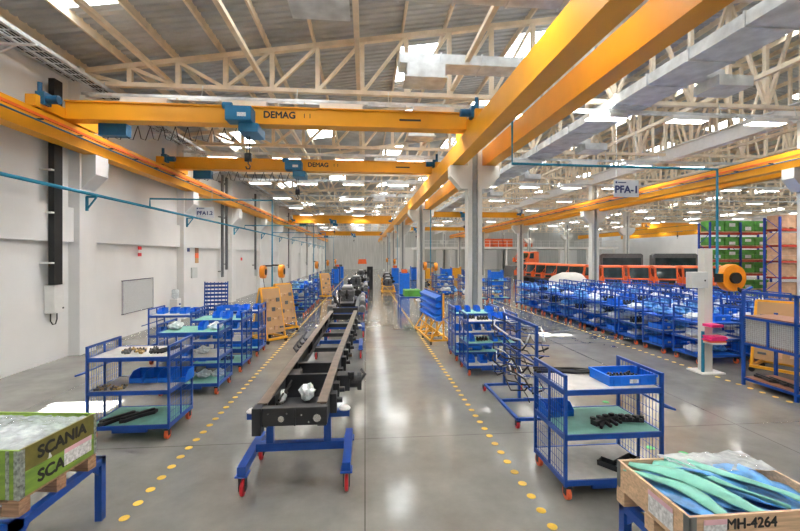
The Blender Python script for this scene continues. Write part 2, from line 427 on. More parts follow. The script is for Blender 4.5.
# ------------------------------------------------------------------ lamps
def make_lamp():
    e = empty('ceiling_light'); h = MB()
    h.box(-0.62, 0.62, -0.18, 0.18, 0.08, 0.1)
    for sy in (-1, 1): h.box(-0.62, 0.62, sy*0.18-0.008, sy*0.18+0.008, -0.05, 0.1)
    for sx in (-1, 1): h.box(sx*0.615-0.006, sx*0.615+0.006, -0.18, 0.18, -0.05, 0.1)
    h.bar((-0.4,0,0.09), (-0.4,0,0.16), 0.02); h.bar((0.4,0,0.09), (0.4,0,0.16), 0.02)
    part('housing', h, white, e)
    d = MB(); d.box(-0.6, 0.6, -0.15, 0.15, 0.05, 0.078); part('diffuser', d, lampem, e)
    return e
rows = [12.0+6.2*k for k in range(-2, 12)]
for k, y in enumerate(rows):
    m = MB()
    xe = min(XR-0.5, 10+y*1.25) if y > 6 else 12
    if y > 62: xe = 8
    for dy in (-0.09, 0.09): m.box(XL+0.4, xe, y+dy-0.012, y+dy+0.012, 7.31, 7.38)
    n = int((xe-XL)/0.6)
    for i in range(n): m.box(XL+0.5+i*0.6, XL+0.53+i*0.6, y-0.08, y+0.08, 7.315, 7.33)
    for i in range(int((xe-XL)/2.7)): m.bar((XL+0.9+i*2.7, y, 7.36), (XL+0.9+i*2.7, y+0.1, 7.75), 0.02)
    single('cable_tray', m, galv, 'galvanised cross tray carrying lamps, ' + ('%s row from the camera' % ORD[k]), 'cable tray', 'lamp trays')
    x = -6.2; i = 0
    while x < xe-1:
        dup('lamp', make_lamp, (x, y, 7.16), 0, 'white strip lamp, %s from the left wall in the %s lamp row' % (ORD[i], ORD[k]), 'ceiling light', 'ceiling lamps')
        x += 2.75 if k < 5 else 5.5; i += 1

# ladder trays on left wall
for n, (xa, xb, z, l) in enumerate(((-8.22, -7.87, 7.68, 'ladder cable tray closest to the left wall, under the eaves'), (-7.77, -7.35, 7.55, 'outer ladder cable tray along the left wall, above the runway'))):
    m = MB()
    for x in (xa, xb): m.box(x-0.012, x+0.012, YF, 80, z, z+0.09)
    for i in range(270): m.box(xa, xb, YF+0.2+i*0.3, YF+0.225+i*0.3, z+0.01, z+0.03)
    e = single('ladder_tray', m, galv, l, 'cable tray')
    cb = MB()
    for j in range(3): cb.tube([(xa+0.07+j*0.09, YF, z+0.045), (xa+0.07+j*0.09, 80, z+0.045)], 0.016, 5)
    part('cable', cb, rub, e)
for k, y in enumerate([PIL[0]+3.25*i for i in range(0, 22)]):
    m = MB(); m.bar((-8.29, y+0.5, 7.51), (-7.3, y+0.5, 7.51), 0.05, 0.05); m.bar((-8.27, y+0.5, 7.2), (-7.7, y+0.5, 7.5), 0.035)
    single('tray_bracket', m, white, 'white angle bracket holding the ladder trays on the left wall', 'bracket', 'tray brackets on the left wall')

# ------------------------------------------------------------------ ducts
def duct(x0, x1, y0, y1, z0, z1, label, along='y', step=1.4):
    m = MB(); m.box(x0, x1, y0, y1, z0, z1)
    a, b2 = (y0, y1) if along == 'y' else (x0, x1)
    k = a+step
    e = thing('air_duct', label, 'air duct'); part('duct_body', m, galv, e)
    while k < b2-0.1:
        f = MB()
        if along == 'y': f.box(x0-0.03, x1+0.03, k-0.02, k+0.02, z0-0.03, z1+0.03)
        else: f.box(k-0.02, k+0.02, y0-0.03, y1+0.03, z0-0.03, z1+0.03)
        part('flange', f, galv, e); k += step
    return e
duct(7.6, 8.75, YF+0.2, 65, 7.42, 7.7, 'long galvanised main air duct running down the right bay under the trusses')
duct(5.3, 6.2, YF+0.2, 65, 7.42, 7.7, 'narrower galvanised air duct between runway beams and main duct')
k = 0
for (y, xa, xb) in ((7.6, -1.55, 5.3), (10.7, 0.9, 5.3), (15.8, 1.5, 5.3), (22.0, 0.5, 5.3), (28.2, 1.5, 5.3), (34.5, 0.5, 5.3)):
    duct(xa, xb+0.6, y-0.3, y+0.3, 7.86, 8.12, 'galvanised branch duct crossing above the runway beams, %s from the camera' % ORD[k], 'x', 1.1)
    m = MB(); m.box(xa+0.2, xa+1.2, y-0.35, y+0.35, 7.5, 7.86); m.box(xa+0.14, xa+1.26, y-0.4, y+0.4, 7.46, 7.5)
    single('air_diffuser', m, galv, 'galvanised box diffuser under the %s branch duct' % ORD[k], 'air diffuser')
    k += 1
for k in range(9):
    y = 9.8+6.2*k
    m = MB(); m.box(8.95, 9.9, y-0.4, y+0.4, 7.15, 7.42); m.box(8.75, 9.3, y-0.2, y+0.2, 7.42, 7.64)
    single('air_diffuser', m, galv, 'box diffuser on the right side of the main duct, %s from the camera' % ORD[k], 'air diffuser', 'diffusers on the main duct')

# ------------------------------------------------------------------ wall things (left)
m = MB(); m.box(-8.15, -8.0, 11.08, 11.36, 2.05, 7.4); e = single('cable_duct', m, rub, 'tall black vertical cable duct on the left wall', 'cable duct')
b3 = MB()
for z in (2.6, 3.9, 5.0, 6.2): b3.box(-8.3, -8.0, 10.98, 11.08, z, z+0.04)
part('bracket', b3, white, e)
e = thing('control_box', 'white electrical box on the wall below the black duct', 'electrical box', (-8.28, 11.3, 1.3))
m = MB(); m.box(0, 0.25, -0.17, 0.17, 0, 0.74); part('cabinet', m, white, e, bevel=0.01)
m = MB(); m.box(0.25, 0.265, 0.1, 0.14, 0.1, 0.14); part('lock', m, dark, e)
m = MB(); m.tube([(0.1, -0.1, 0), (0.1, -0.1, -0.2), (0.1, -0.03, -0.3), (0.1, 0.07, -0.3), (0.1, 0.12, -0.18), (0.1, 0.12, 0)], 0.015, 6); part('cable', m, rub, e, smooth=True)
e = thing('whiteboard', 'framed notice whiteboard on the left wall between pilasters', 'whiteboard', (-8.3, 15.45, 0.78))
m = MB(); m.box(0.01, 0.03, -0.98, 0.98, 0.02, 1.16); part('panel', m, wbd, e)
m = MB(); m.box(0, 0.045, -1.0, 1.0, 0, 0.03); m.box(0, 0.045, -1.0, 1.0, 1.15, 1.18); m.box(0, 0.045, -1.0, -0.97, 0, 1.18); m.box(0, 0.045, 0.97, 1.0, 0, 1.18); part('frame', m, alu, e)
def plaque(x, y, z, wd, h, mats, label, cat='sign', face='x'):
    e = thing('wall_sign', label, cat, (x, y, z)); n = len(mats)
    for i, mm in enumerate(mats):
        m = MB(); m.box(0, 0.015, -wd/2, wd/2, h*i/n, h*(i+1)/n); part('panel', m, mm, e)
plaque(-8.16, 15.3, 3.21-0.42, 0.22, 0.36, [redw, wlabel, redw], 'small red and white safety sign above the whiteboard')
plaque(-8.0, 18.95, 3.0, 0.25, 0.16, [navy], 'small navy sign on the second pilaster')
plaque(-8.3, 20.6, 2.45, 0.4, 0.75, [tan, orange, brownb], 'brown and orange poster on the wall just past the second pilaster')
plaque(-8.3, 27.8, 2.5, 0.3, 0.4, [redw, wlabel], 'small red sign on the wall past the third pilaster')
# more dark conduits further along
for k, (y, z0) in enumerate(((23.6, 1.6), (24.3, 2.0), (30.5, 1.8), (43.5, 1.5), (57.0, 1.5))):
    m = MB(); m.box(-8.15, -8.05, y-0.1, y+0.1, z0, 7.4)
    for z in (z0+0.3, 5.0, 7.0): m.box(-8.3, -8.1, y-0.14, y+0.14, z, z+0.05)
    single('cable_duct', m, dgrey, 'dark grey vertical cable duct on the left wall, %s beyond the black one' % ORD[k], 'cable duct')
for k, (y, z) in enumerate(((19.9, 1.75), (31.3, 1.3), (37.5, 1.3))):
    m = MB(); m.box(-8.3, -8.1, y-0.3, y+0.3, z, z+0.5); m.box(-8.1, -8.09, y-0.25, y+0.25, z+0.05, z+0.45)
    single('wall_cabinet', m, boxgr, 'small grey wall cabinet on the left wall, %s from the camera' % ORD[k], 'cabinet')

# teal air line
e = thing('air_pipe', 'long teal compressed air pipe along the left wall', 'pipe', (0,0,0))
m = MB(); m.tube([(-7.85, YF, 4.58), (-7.85, 80, 4.58)], 0.045, 10); part('pipe', m, teal, e, smooth=True)
for y in PIL:
    m = MB(); m.bar((-7.99, y-0.1, 4.5), (-7.7, y-0.1, 4.5), 0.05, 0.05); m.bar((-7.97, y-0.1, 4.1), (-7.97, y-0.1, 4.5), 0.06, 0.05); m.bar((-7.96, y-0.1, 4.15), (-7.72, y-0.1, 4.48), 0.035)
    part('bracket', m, teal, e)
def reel_geom(e, c, r=0.24, axis='x', wd=0.18):
    m = MB(); m.lathe([(r*0.55,-wd/2),(r,-wd/2),(r*1.04,-wd/4),(r*1.04,wd/4),(r,wd/2),(r*0.55,wd/2)], c, axis, 24)
    rl = part('reel', m, reelo, e, 'orange hose reel drum', smooth=False)
    m = MB(); m.cyl(c, r*0.5, wd*1.25, axis, 16); part('hub', m, rub, rl)
    return rl
def air_drop(pts, reels, label, tubeto=0.9):
    e = thing('air_drop_pipe', label, 'pipe')
    m = MB(); m.tube(pts, 0.032, 8); part('pipe', m, teal, e, smooth=False)
    for c in reels:
        f = thing('hose_reel', 'orange hose reel ' + c[3], 'hose reel', (0,0,0))
        reel_geom(f, c[:3])
        m = MB(); m.tube([(c[0], c[1], c[2]-0.2), (c[0]+0.05, c[1], c[2]-0.6), (c[0]+0.02, c[1], c[2]-tubeto)], 0.012, 5); part('hose', m, rub, f)
        m = MB(); m.box(min(c[0], pts[-1][0]), max(c[0], pts[-1][0]), c[1]-0.03, c[1]+0.03, c[2]+0.2, c[2]+0.26); m.box(c[0]-0.02, c[0]+0.02, c[1]-0.03, c[1]+0.03, c[2], c[2]+0.25); part('bracket', m, dark, f)
air_drop([(-7.85, 15.4, 4.58), (-7.85, 15.4, 4.9), (-3.5, 15.5, 4.9), (-3.5, 15.5, 1.6)], [(-3.83, 15.5, 2.2, 'left of the teal drop pipe over the trolleys'), (-3.15, 15.5, 2.22, 'right of the teal drop pipe over the trolleys')], 'teal pipe looping out from the left wall and dropping to two reels')
air_drop([(3.3, 8.75, 6.6), (3.3, 8.75, 4.88), (8.42, 8.9, 4.88), (8.42, 8.9, 2.2)], [], 'teal pipe crossing from the big runway beams and dropping beside the service post')
air_drop([(3.5, 23.9, 5.6), (3.95, 23.9, 5.6), (3.95, 23.9, 1.6)], [(3.6, 23.9, 2.2, 'left of the teal pipe at the second aisle column'), (4.25, 23.9, 2.15, 'right of the teal pipe at the second aisle column')], 'teal pipe dropping beside the second aisle column')
for k, y in enumerate((27, 35, 44)):
    air_drop([(-7.85, y, 4.58), (-7.85, y, 4.8), (-3.4, y, 4.8), (-3.4, y, 1.7)], [(-3.2, y, 2.2, 'on the %s far drop pipe at left' % ORD[k])], 'teal drop pipe, %s one beyond the twin reels at left' % ORD[k])
for k, y in enumerate((36.0, 48.3)):
    air_drop([(3.2, y, 5.6), (2.9, y, 5.6), (2.9, y, 1.7)], [(2.65, y, 2.3, 'on the %s far drop pipe at right of aisle' % ORD[k])], 'teal drop pipe by the %s far aisle column' % ORD[k])

# hanging signs
def sign(x, y, z, wd, h, txt, label, ts):
    e = thing('bay_sign', label, 'sign', (x, y, z))
    m = MB(); m.box(-wd/2, wd/2, -0.02, 0.02, 0, h); part('panel', m, mat('sign_grey', (0.52, 0.55, 0.58), 0.4, var=0.06), e)
    o = part('lettering', text_mesh(txt, ts, navy, 0.003, heavy=ts*0.035), navy, e, loc=(0, -0.025, h*0.42)); o.rotation_euler = (PI/2, 0, 0)
    m = MB(); m.box(-wd*0.45, -wd*0.38, -0.024, -0.02, h*0.8, h*0.92); m.box(-wd*0.35, -wd*0.02, -0.024, -0.02, h*0.83, h*0.89); part('logo', m, navy, e)
    m = MB()
    for s in (-1, 1): m.bar((s*wd*0.4, 0, h), (s*wd*0.4, 0, 7.72-z), 0.012)
    part('hanger', m, galv, e)
sign(8.45, 12.3, 4.72, 0.84, 0.54, 'PFA-1', 'grey hanging sign reading PFA-1 in front of the right runway', 0.33)
sign(-7.5, 19.55, 4.6, 0.8, 0.5, 'PFA1.2', 'small grey hanging sign reading PFA1.2 near the left wall', 0.25)

# service post with box and reel
e = thing('service_post', 'cream service post standing at the edge of the storage trolleys', 'post', (8.2, 9.0, 0))
m = MB(); m.box(-0.1, 0.1, -0.1, 0.1, 0.03, 2.98); m.box(-0.28, 0.3, -0.25, 0.25, 0, 0.03); part('shaft', m, colm, e)
m = MB(); m.tube([(-0.15, -0.1, 0.03), (-0.15, -0.1, 1.0)], 0.035, 8); part('conduit', m, teal, e)
m = MB(); m.box(-0.52, -0.1, -0.2, -0.02, 2.04, 2.42); bx = part('junction_box', m, boxgr, e, bevel=0.008)
m = MB(); m.box(-0.2, -0.17, -0.21, -0.2, 2.2, 2.24); part('lock', m, dark, bx)
m = MB(); m.box(-0.17, 0.17, -0.4, -0.1, 0.74, 0.78); part('tray', m, white, e)
for k, (z, dx, mm) in enumerate(((0.782, 0.0, orange), (0.848, -0.03, pink), (0.884, 0.02, pink), (0.92, -0.01, pink))):
    if k: z -= 0.03
    m = MB(); m.box(8.2-0.19+dx, 8.2+0.2+dx, 8.62, 8.85, z, z+0.035)
    single('folder', m, mm, ['orange folder on the tray of the service post','lowest magenta folder on the service post','middle magenta folder on the service post','top magenta folder on the service post'][k], 'folder')
m = MB(); m.box(8.0, 8.3, 8.6, 8.86, 1.14, 1.2); m.box(8.14,8.2,8.86,8.92,1.14,1.18); single('paper_tray', m, pink, 'magenta document tray higher on the service post', 'tray')
e = thing('hose_reel', 'large orange hose reel mounted right of the service post', 'hose reel', (8.72, 8.85, 2.28))
m = MB(); m.lathe([(0.17,-0.1),(0.31,-0.1),(0.33,-0.05),(0.33,0.05),(0.31,0.1),(0.17,0.1)], (0,0,0), 'y', 28); part('drum', m, reelo, e, smooth=False)
m = MB(); m.cyl((0,-0.05,0), 0.13, 0.24, 'y', 16); m.box(-0.39, 0, -0.09, -0.03, -0.03, 0.03); m.box(-0.38, -0.3, -0.12, 0.05, -0.1, 0.1); m.tube([(0.05,0,-0.15),(0.12,-0.1,-0.28),(0.2,-0.1,-0.33)], 0.04, 8); part('hub', m, rub, e, 'black hub and arm')

# ------------------------------------------------------------------ trolleys
def casters(e, hl, hw, wm, r=0.075, near=True):
    for sx in (-1, 1):
        for sy in (-1, 1):
            x, y = sx*(hl-0.06), sy*(hw-0.05)
            m = MB(); m.box(x-0.035, x+0.035, y-0.04, y+0.04, r*1.9, r*2.25)
            m.box(x-0.035, x-0.027, y-0.02, y+0.04, r*0.8, r*2.0); m.box(x+0.027, x+0.035, y-0.02, y+0.04, r*0.8, r*2.0)
            c = part('caster', m, dark, e, 'black caster fork')
            m = MB(); m.lathe([(r*0.4,-0.024),(r*0.95,-0.022),(r,-0.012),(r,0.012),(r*0.95,0.022),(r*0.4,0.024)], (x, y+0.015, r), 'x', 20)
            part('wheel', m, wm, c, 'coloured wheel')
SH = (0.24, 0.76, 1.27)
def make_trolley(shelfm=(board, board, gmat), handle=1, wires=True, wm=orw, hl=0.6, hw=0.42, low=False):
    """shelfm: top, middle, bottom boards. handle: +1 right end, -1 left end"""
    e = empty('parts_trolley'); f = MB(); t = 0.032
    top = 1.44
    for sx in (-1, 1):
        for sy in (-1, 1): f.bar((sx*(hl-t/2), sy*(hw-t/2), 0.17), (sx*(hl-t/2), sy*(hw-t/2), top), t)
        f.bar((sx*(hl-t/2), -hw, top-t/2), (sx*(hl-t/2), hw, top-t/2), t)
        f.bar((sx*(hl-t/2), 0, 0.2), (sx*(hl-t/2), 0, top-t), t*0.8)
    for z in SH:
        h = 0.06
        for sy in (-1, 1): f.box(-hl, hl, sy*(hw-0.012)-0.012, sy*(hw-0.012)+0.012, z-h, z)
        for sx in (-1, 1): f.box(sx*(hl-0.012)-0.012, sx*(hl-0.012)+0.012, -hw, hw, z-h, z)
    f.box(-0.25, 0.25, -hw+0.03, -hw+0.07, 0.12, 0.18)
    part('frame', f, blue, e)
    for z, mm in zip(reversed(SH), shelfm):
        s = MB(); s.box(-hl+0.025, hl-0.025, -hw+0.025, hw-0.025, z-0.022, z-0.006); part('shelf', s, mm, e, 'shelf board')
    if wires:
        for sx in (-1, 1):
            w = MB(); x = sx*(hl-0.014)
            n = int(2*hw/0.055)
            for i in range(1, n):
                y = -hw+i*2*hw/n; w.box(x-0.002, x+0.002, y-0.002, y+0.002, 0.24, top-0.03)
            zz = 0.3
            while zz < top-0.05: w.box(x-0.002, x+0.002, -hw, hw, zz-0.002, zz+0.002); zz += 0.11
            part('wire_mesh', w, blue, e)
    if handle:
        h = MB(); x = handle*hl; q = handle*0.16
        h.tube([(x, -hw+0.03, 1.05), (x+q, -hw+0.03, 1.0), (x+q, hw-0.03, 1.0), (x, hw-0.03, 1.05)], 0.013, 6); part('handle', h, blue, e)
    casters(e, hl, hw, wm)
    return e
GT = 'left line of parts trolleys'
T = {}
def trolley(key, x, y, label, group=None, rz=0, **k):
    return dup(key, lambda: make_trolley(**k), (x, y, 0), rz, label, 'trolley', group)
trolley('tA', 2.86, 4.78, 'nearest blue three shelf trolley at right holding black castings on green mat', shelfm=(board, gmat, board), handle=1)
trolley('tB', -3.56, 6.78, 'nearest blue three shelf trolley at left with fittings on its top board', handle=-1, shelfm=(board, board, gmat))
trolley('tC', -3.53, 8.75, 'second blue trolley in the left line, bright kit bins inside', handle=-1, shelfm=(gmat, board, gmat))
trolley('tC', -3.53, 10.3, 'third blue trolley in the left line, green matted top', handle=-1)
trolley('tB', -3.53, 11.8, 'fourth blue trolley in the left line, beside the tan stands, stacked with bins', handle=-1)
trolley('tB', -4.95, 11.2, 'blue trolley behind the left line carrying a row of bins', handle=-1)
trolley('tA', 2.97, 9.55, 'blue trolley with open bins just behind the pipe rack at right')
trolley('tC', 2.97, 10.85, 'blue trolley beside the blue bin board stand at right')
for k, y in enumerate((19.4, 20.9, 22.4, 24.6, 29.5, 31.5, 34, 36.5)):
    trolley('tC', -3.4, y, 'blue trolley beyond the tan stands at left, %s from them' % ORD[k], 'distant left trolleys')
for k, (x, y) in enumerate(((6.8, 24), (8.3, 24.3), (5.5, 27.5), (7.5, 29), (6.2, 33), (9.0, 33))):
    trolley('tC', x, y, 'blue trolley on open floor right of the aisle columns, %s from the camera' % ORD[k], 'distant trolleys right of the columns')

# loads -------------------------------------------------------------
def make_bin():
    m = MB(); w, d, h, t = 0.105, 0.16, 0.15, 0.006
    m.box(-w, w, -d, d, 0, t); m.box(-w, w, d-t, d, 0, h)
    for s in (-1, 1): m.prism([(-d, 0), (d, 0), (d, h), (-d*0.3, h), (-d, h*0.55)], 'x', s*w-(t if s > 0 else 0), s*w+(t if s < 0 else 0))
    m.box(-w, w, -d, -d+t, 0, h*0.45); m.box(-w-0.004, w+0.004, d-t*2, d+0.004, h-0.012, h)
    return part('picking_bin', m, bluebin)
def make_tote():
    e = empty('tote_box'); m = MB(); w, d, h, t = 0.3, 0.2, 0.12, 0.01
    m.box(-w, w, -d, d, 0, t); m.box(-w, w, -d, -d+t, 0, h); m.box(-w, w, d-t, d, 0, h); m.box(-w, -w+t, -d, d, 0, h); m.box(w-t, w, -d, d, 0, h)
    m.box(-w-0.01, w+0.01, -d-0.01, -d, h-0.03, h); m.box(-w-0.01, w+0.01, d, d+0.01, h-0.03, h); m.box(-w-0.01, -w, -d, d, h-0.03, h); m.box(w, w+0.01, -d, d, h-0.03, h)
    for i in range(7): m.box(-w+0.05+i*0.085, -w+0.06+i*0.085, -d-0.007, -d, 0.01, h-0.03)
    part('body', m, bluebin, e)
    l = MB(); l.box(-0.05, 0.06, -d-0.012, -d-0.008, 0.03, 0.075); part('label_card', l, wlabel, e)
    return e
def make_casting(seed=1):
    rr = random.Random(seed); m = MB()
    m.bar((-0.17, 0, 0.03), (0.17, 0.02, 0.03), 0.08, 0.06)
    for i in range(4):
        x = -0.14+0.09*i; m.bar((x, -0.08-rr.random()*0.05, 0.02), (x+0.03, 0.09, 0.05), 0.03, 0.035)
        m.cyl((x, 0.03, 0.07), 0.028, 0.03, 'z', 10)
    m.bar((-0.17, -0.1, 0.02), (-0.05, -0.02, 0.03), 0.03, 0.04)
    return part('bracket_casting', m, dark, bevel=0.005)
def make_fitting():
    m = MB(); m.cyl((0, 0, 0.016), 0.015, 0.07, 'x', 8); m.cyl((0.02, 0, 0.016), 0.016, 0.014, 'x', 6); m.tube([(0, 0, 0.016), (0, 0.03, 0.02), (0, 0.045, 0.035)], 0.011, 6)
    return part('pipe_fitting', m, brass)
def make_fitting2():
    m = MB(); m.cyl((0, 0, 0.018), 0.018, 0.05, 'y', 8); m.cyl((0, 0.0, 0.03), 0.01, 0.05, 'z', 6); m.box(-0.015, 0.015, -0.04, -0.02, 0.0, 0.03)
    return part('pipe_fitting', m, dgrey)
def make_blacktray():
    m = MB(); m.prism([(-0.05,0),(0.05,0),(0.065,0.07),(0.055,0.07),(0.042,0.012),(-0.042,0.012),(-0.055,0.07),(-0.065,0.07)], 'x', -0.2, 0.2)
    m.box(-0.2, -0.19, -0.05, 0.05, 0, 0.06); m.box(0.19, 0.2, -0.05, 0.05, 0, 0.06); m.box(-0.01, 0.01, -0.05, 0.05, 0, 0.05)
    return part('steel_channel', m, dark)
def make_bag(k):
    m = MB(); m.blob((0, 0, 0.075), (0.24, 0.15, 0.075), seed=k, amp=0.3); return part('parts_bag', m, bag, smooth=False)
def make_bagb(k):
    m = MB(); m.blob((0, 0, 0.08), (0.26, 0.17, 0.08), seed=k, amp=0.35); return part('film_bundle', m, bluef, smooth=False)
def make_hosebundle():
    m = MB(); rr = random.Random(3)
    for i in range(4):
        y = -0.06+i*0.04; m.tube([(-0.5+0.25*j, y+rr.uniform(-0.03,0.03), 0.022+rr.random()*0.03) for j in range(5)], 0.018, 6)
    return part('hose', m, rub, smooth=True)
def make_pad():
    m = MB()
    m.prism([(-0.28,-0.04),(-0.2,-0.09),(0,-0.055),(0.22,-0.09),(0.3,-0.02),(0.24,0.07),(0.05,0.045),(-0.18,0.08)], 'z', 0, 0.05)
    m.bar((-0.2, 0, 0.06), (0.2, 0.0, 0.06), 0.05, 0.03); m.cyl((-0.2,0,0.06), 0.04, 0.03, 'z', 10); m.cyl((0.22,0,0.06), 0.04, 0.03, 'z', 10)
    return part('suspension_link', m, dark, bevel=0.006)
CT = {}
def item(kind, x, y, z, rz, label, cat, group=None, scale=None):
    mk = {'bin': make_bin, 'tote': make_tote, 'cast': make_casting, 'fit': make_fitting, 'fit2': make_fitting2, 'ctray': make_blacktray,
          'bag1': lambda: make_bag(1), 'bag2': lambda: make_bag(2), 'bagb': lambda: make_bagb(5), 'hose': make_hosebundle, 'pad': make_pad}[kind]
    return dup('i_'+kind, mk, (x, y, z), rz, label, cat, group, scale)
Z0, Z1, Z2 = 0.236, 0.756, 1.266
# nearest right trolley
item('tote', 3.16, 4.68, Z2, 0.03, 'shallow blue tote of black parts on the nearest right trolley', 'tote box')
for i in range(7):
    item('cast', 2.98+0.06*i, 4.68+0.05*((i*7)%3-1), Z2+0.012, 0.4+i*1.3, 'small black casting lying in the blue tote', 'casting', 'castings in the blue tote', (0.45,0.45,0.9))
item('hose', 2.72, 5.02, Z2, -0.12, 'black hose bundle along the back of the top board, nearest right trolley', 'hose')
item('cast', 2.93, 4.66, Z1, 0.3, 'left black casting on the green mat of the nearest right trolley', 'casting', None, (1.15,1.1,1.0))
item('cast', 3.27, 4.7, Z1, 2.9, 'right black casting on the green mat of the nearest right trolley', 'casting', None, (0.9,1.1,1.0))
for i, (x, y) in enumerate(((2.38, 5.0), (2.57, 5.02))):
    item('bin', x, y, Z1, 0, 'blue bin at the back left of the green mat, %s one' % ('outer' if i == 0 else 'inner'), 'bin', None, (0.82,0.8,1.0))
item('ctray', 3.0, 4.55, Z0, 2.2, 'black channel part on the bottom board, left one, nearest right trolley', 'part')
item('ctray', 3.2, 4.66, Z0, 0.5, 'black channel part on the bottom board, right one, nearest right trolley', 'part')
# nearest left trolley
rr = random.Random(11)
for i in range(22):
    item('fit' if i % 2 else 'fit2', -3.62+rr.uniform(-0.2,0.22), 6.72+rr.uniform(-0.13,0.16), Z2, rr.random()*6, 'small metal pipe fitting in the pile on the nearest left trolley top', 'fitting', 'fittings on the top board', (1.2,1.2,1.2))
for i in range(18):
    item('fit' if i % 3 else 'fit2', -3.88+rr.uniform(-0.2,0.2), 6.5+rr.uniform(-0.07,0.1), Z1, rr.random()*6, 'small metal pipe fitting in the pile on the middle board, nearest left trolley', 'fitting', 'fittings on the middle board')
for i in range(4):
    item('bin', -3.66+0.22*i, 6.92, Z1, 0, 'blue picking bin on the middle board of the nearest left trolley, %s from left' % ORD[i], 'bin', 'bins on the nearest left trolley', (1,1,1.15))
item('pad', -3.85, 6.6, Z0, 0.9, 'left black arm part on the bottom mat of the nearest left trolley', 'part')
item('pad', -3.6, 6.7, Z0, 0.9, 'right black arm part on the bottom mat of the nearest left trolley', 'part')
for i in range(2):
    item('hose', -3.25+0.1*i, 6.8, Z2, 1.3, 'dark flat hose at right of the top board, %s one' % ('left' if i == 0 else 'right'), 'hose', None, (0.5,0.6,0.6))
NM = {-3.53: 'left line'}
def fill(tx, ty, where, seed, dens=3, grp=None, kinds=('bin','bin','tote','bag1','bag2','cast','bagb')):
    rr = random.Random(seed)
    for zi, (z, sn) in enumerate(((Z2, 'top'), (Z1, 'middle'), (Z0, 'bottom'))):
        slots = [-0.42, -0.14, 0.14, 0.42]
        rr.shuffle(slots); used = []
        for j in range(dens):
            kd = rr.choice(kinds)
            x = slots[j]
            if kd in ('tote', 'bagb', 'bag1', 'bag2'):
                if kd == 'tote':
                    if any(abs(x-u) < 0.5 for u in used): kd = 'bin'
                sc2 = None if kd == 'tote' else (0.55, 0.9, 1.0)
            else: sc2 = None
            if kd == 'tote' and abs(x) > 0.3: x = math.copysign(0.27, x); 
            if kd == 'tote' and any(abs(x-u) < 0.45 for u in used): kd = 'bin'; sc2 = None; x = slots[j]
            used.append(x)
            nm = {'bin': 'blue picking bin', 'tote': 'shallow blue tote', 'bag1': 'clear bagged part', 'bag2': 'pale wrapped part', 'bagb': 'blue wrapped part', 'cast': 'black casting'}[kd]
            item(kd, tx+x, ty+rr.uniform(-0.1, 0.1), z, rr.uniform(-0.05, 0.05), '%s on the %s board of %s' % (nm, sn, where), {'bin':'bin','tote':'tote box','cast':'casting'}.get(kd,'part'), grp or ('loads on '+where), (0.8,0.8,1) if kd == 'cast' else sc2)
fill(-3.53, 8.75, 'the second left trolley', 1, 3, kinds=('tote', 'bag1', 'bag2', 'bag2', 'bag1'))
fill(-3.53, 10.3, 'the third left trolley', 2, 3, kinds=('tote', 'cast', 'bin', 'bag1'))
fill(-3.53, 11.8, 'the fourth left trolley', 3, 4, kinds=('bin', 'bin', 'tote'))
fill(-4.95, 11.2, 'the trolley behind the left line', 4, 4, kinds=('bin',))
fill(2.97, 9.55, 'the trolley behind the pipe rack', 5, 4, kinds=('bin', 'tote', 'cast'))
fill(2.97, 10.85, 'the trolley by the bin board', 6, 4, kinds=('bin', 'tote'))
for k, y in enumerate((19.4, 20.9, 22.4, 24.6)): fill(-3.4, y, 'the %s trolley beyond the tan stands' % ORD[k], 20+k, 3)
for k, (x, y) in enumerate(((6.8, 24), (8.3, 24.3), (5.5, 27.5), (7.5, 29))): fill(x, y, 'the %s trolley right of the columns' % ORD[k], 30+k, 3)

# storage field at right -------------------------------------------
def make_simple():
    e = empty('parts_trolley'); f = MB(); t = 0.035; hl, hw = 0.58, 0.42
    for sx in (-1, 1):
        for sy in (-1, 1): f.bar((sx*hl, sy*hw, 0.16), (sx*hl, sy*hw, 1.46), t)
        f.bar((sx*hl, -hw, 1.45), (sx*hl, hw, 1.45), t)
        for y in (-0.2, 0, 0.2): f.box(sx*hl-0.004, sx*hl+0.004, y-0.004, y+0.004, 0.2, 1.44)
        for z in (0.5, 0.95, 1.2): f.box(sx*hl-0.004, sx*hl+0.004, -hw, hw, z, z+0.008)
    for z in (0.24, 0.66, 1.08):
        for sy in (-1, 1): f.box(-hl, hl, sy*hw-0.014, sy*hw+0.014, z-0.05, z)
        for sx in (-1, 1): f.box(sx*hl-0.014, sx*hl+0.014, -hw, hw, z-0.05, z)
    part('frame', f, blue, e)
    for z in (0.24, 0.66, 1.08):
        s = MB(); s.box(-hl+0.03, hl-0.03, -hw+0.03, hw-0.03, z-0.02, z-0.006); part('shelf', s, bluebin if z != 0.66 else board, e)
    casters(e, hl, hw, orw, 0.07)
    return e
FX = [9.1 + 1.38*i for i in range(5)]
FY = [9.95 + 1.16*j for j in range(11)]
rr = random.Random(5)
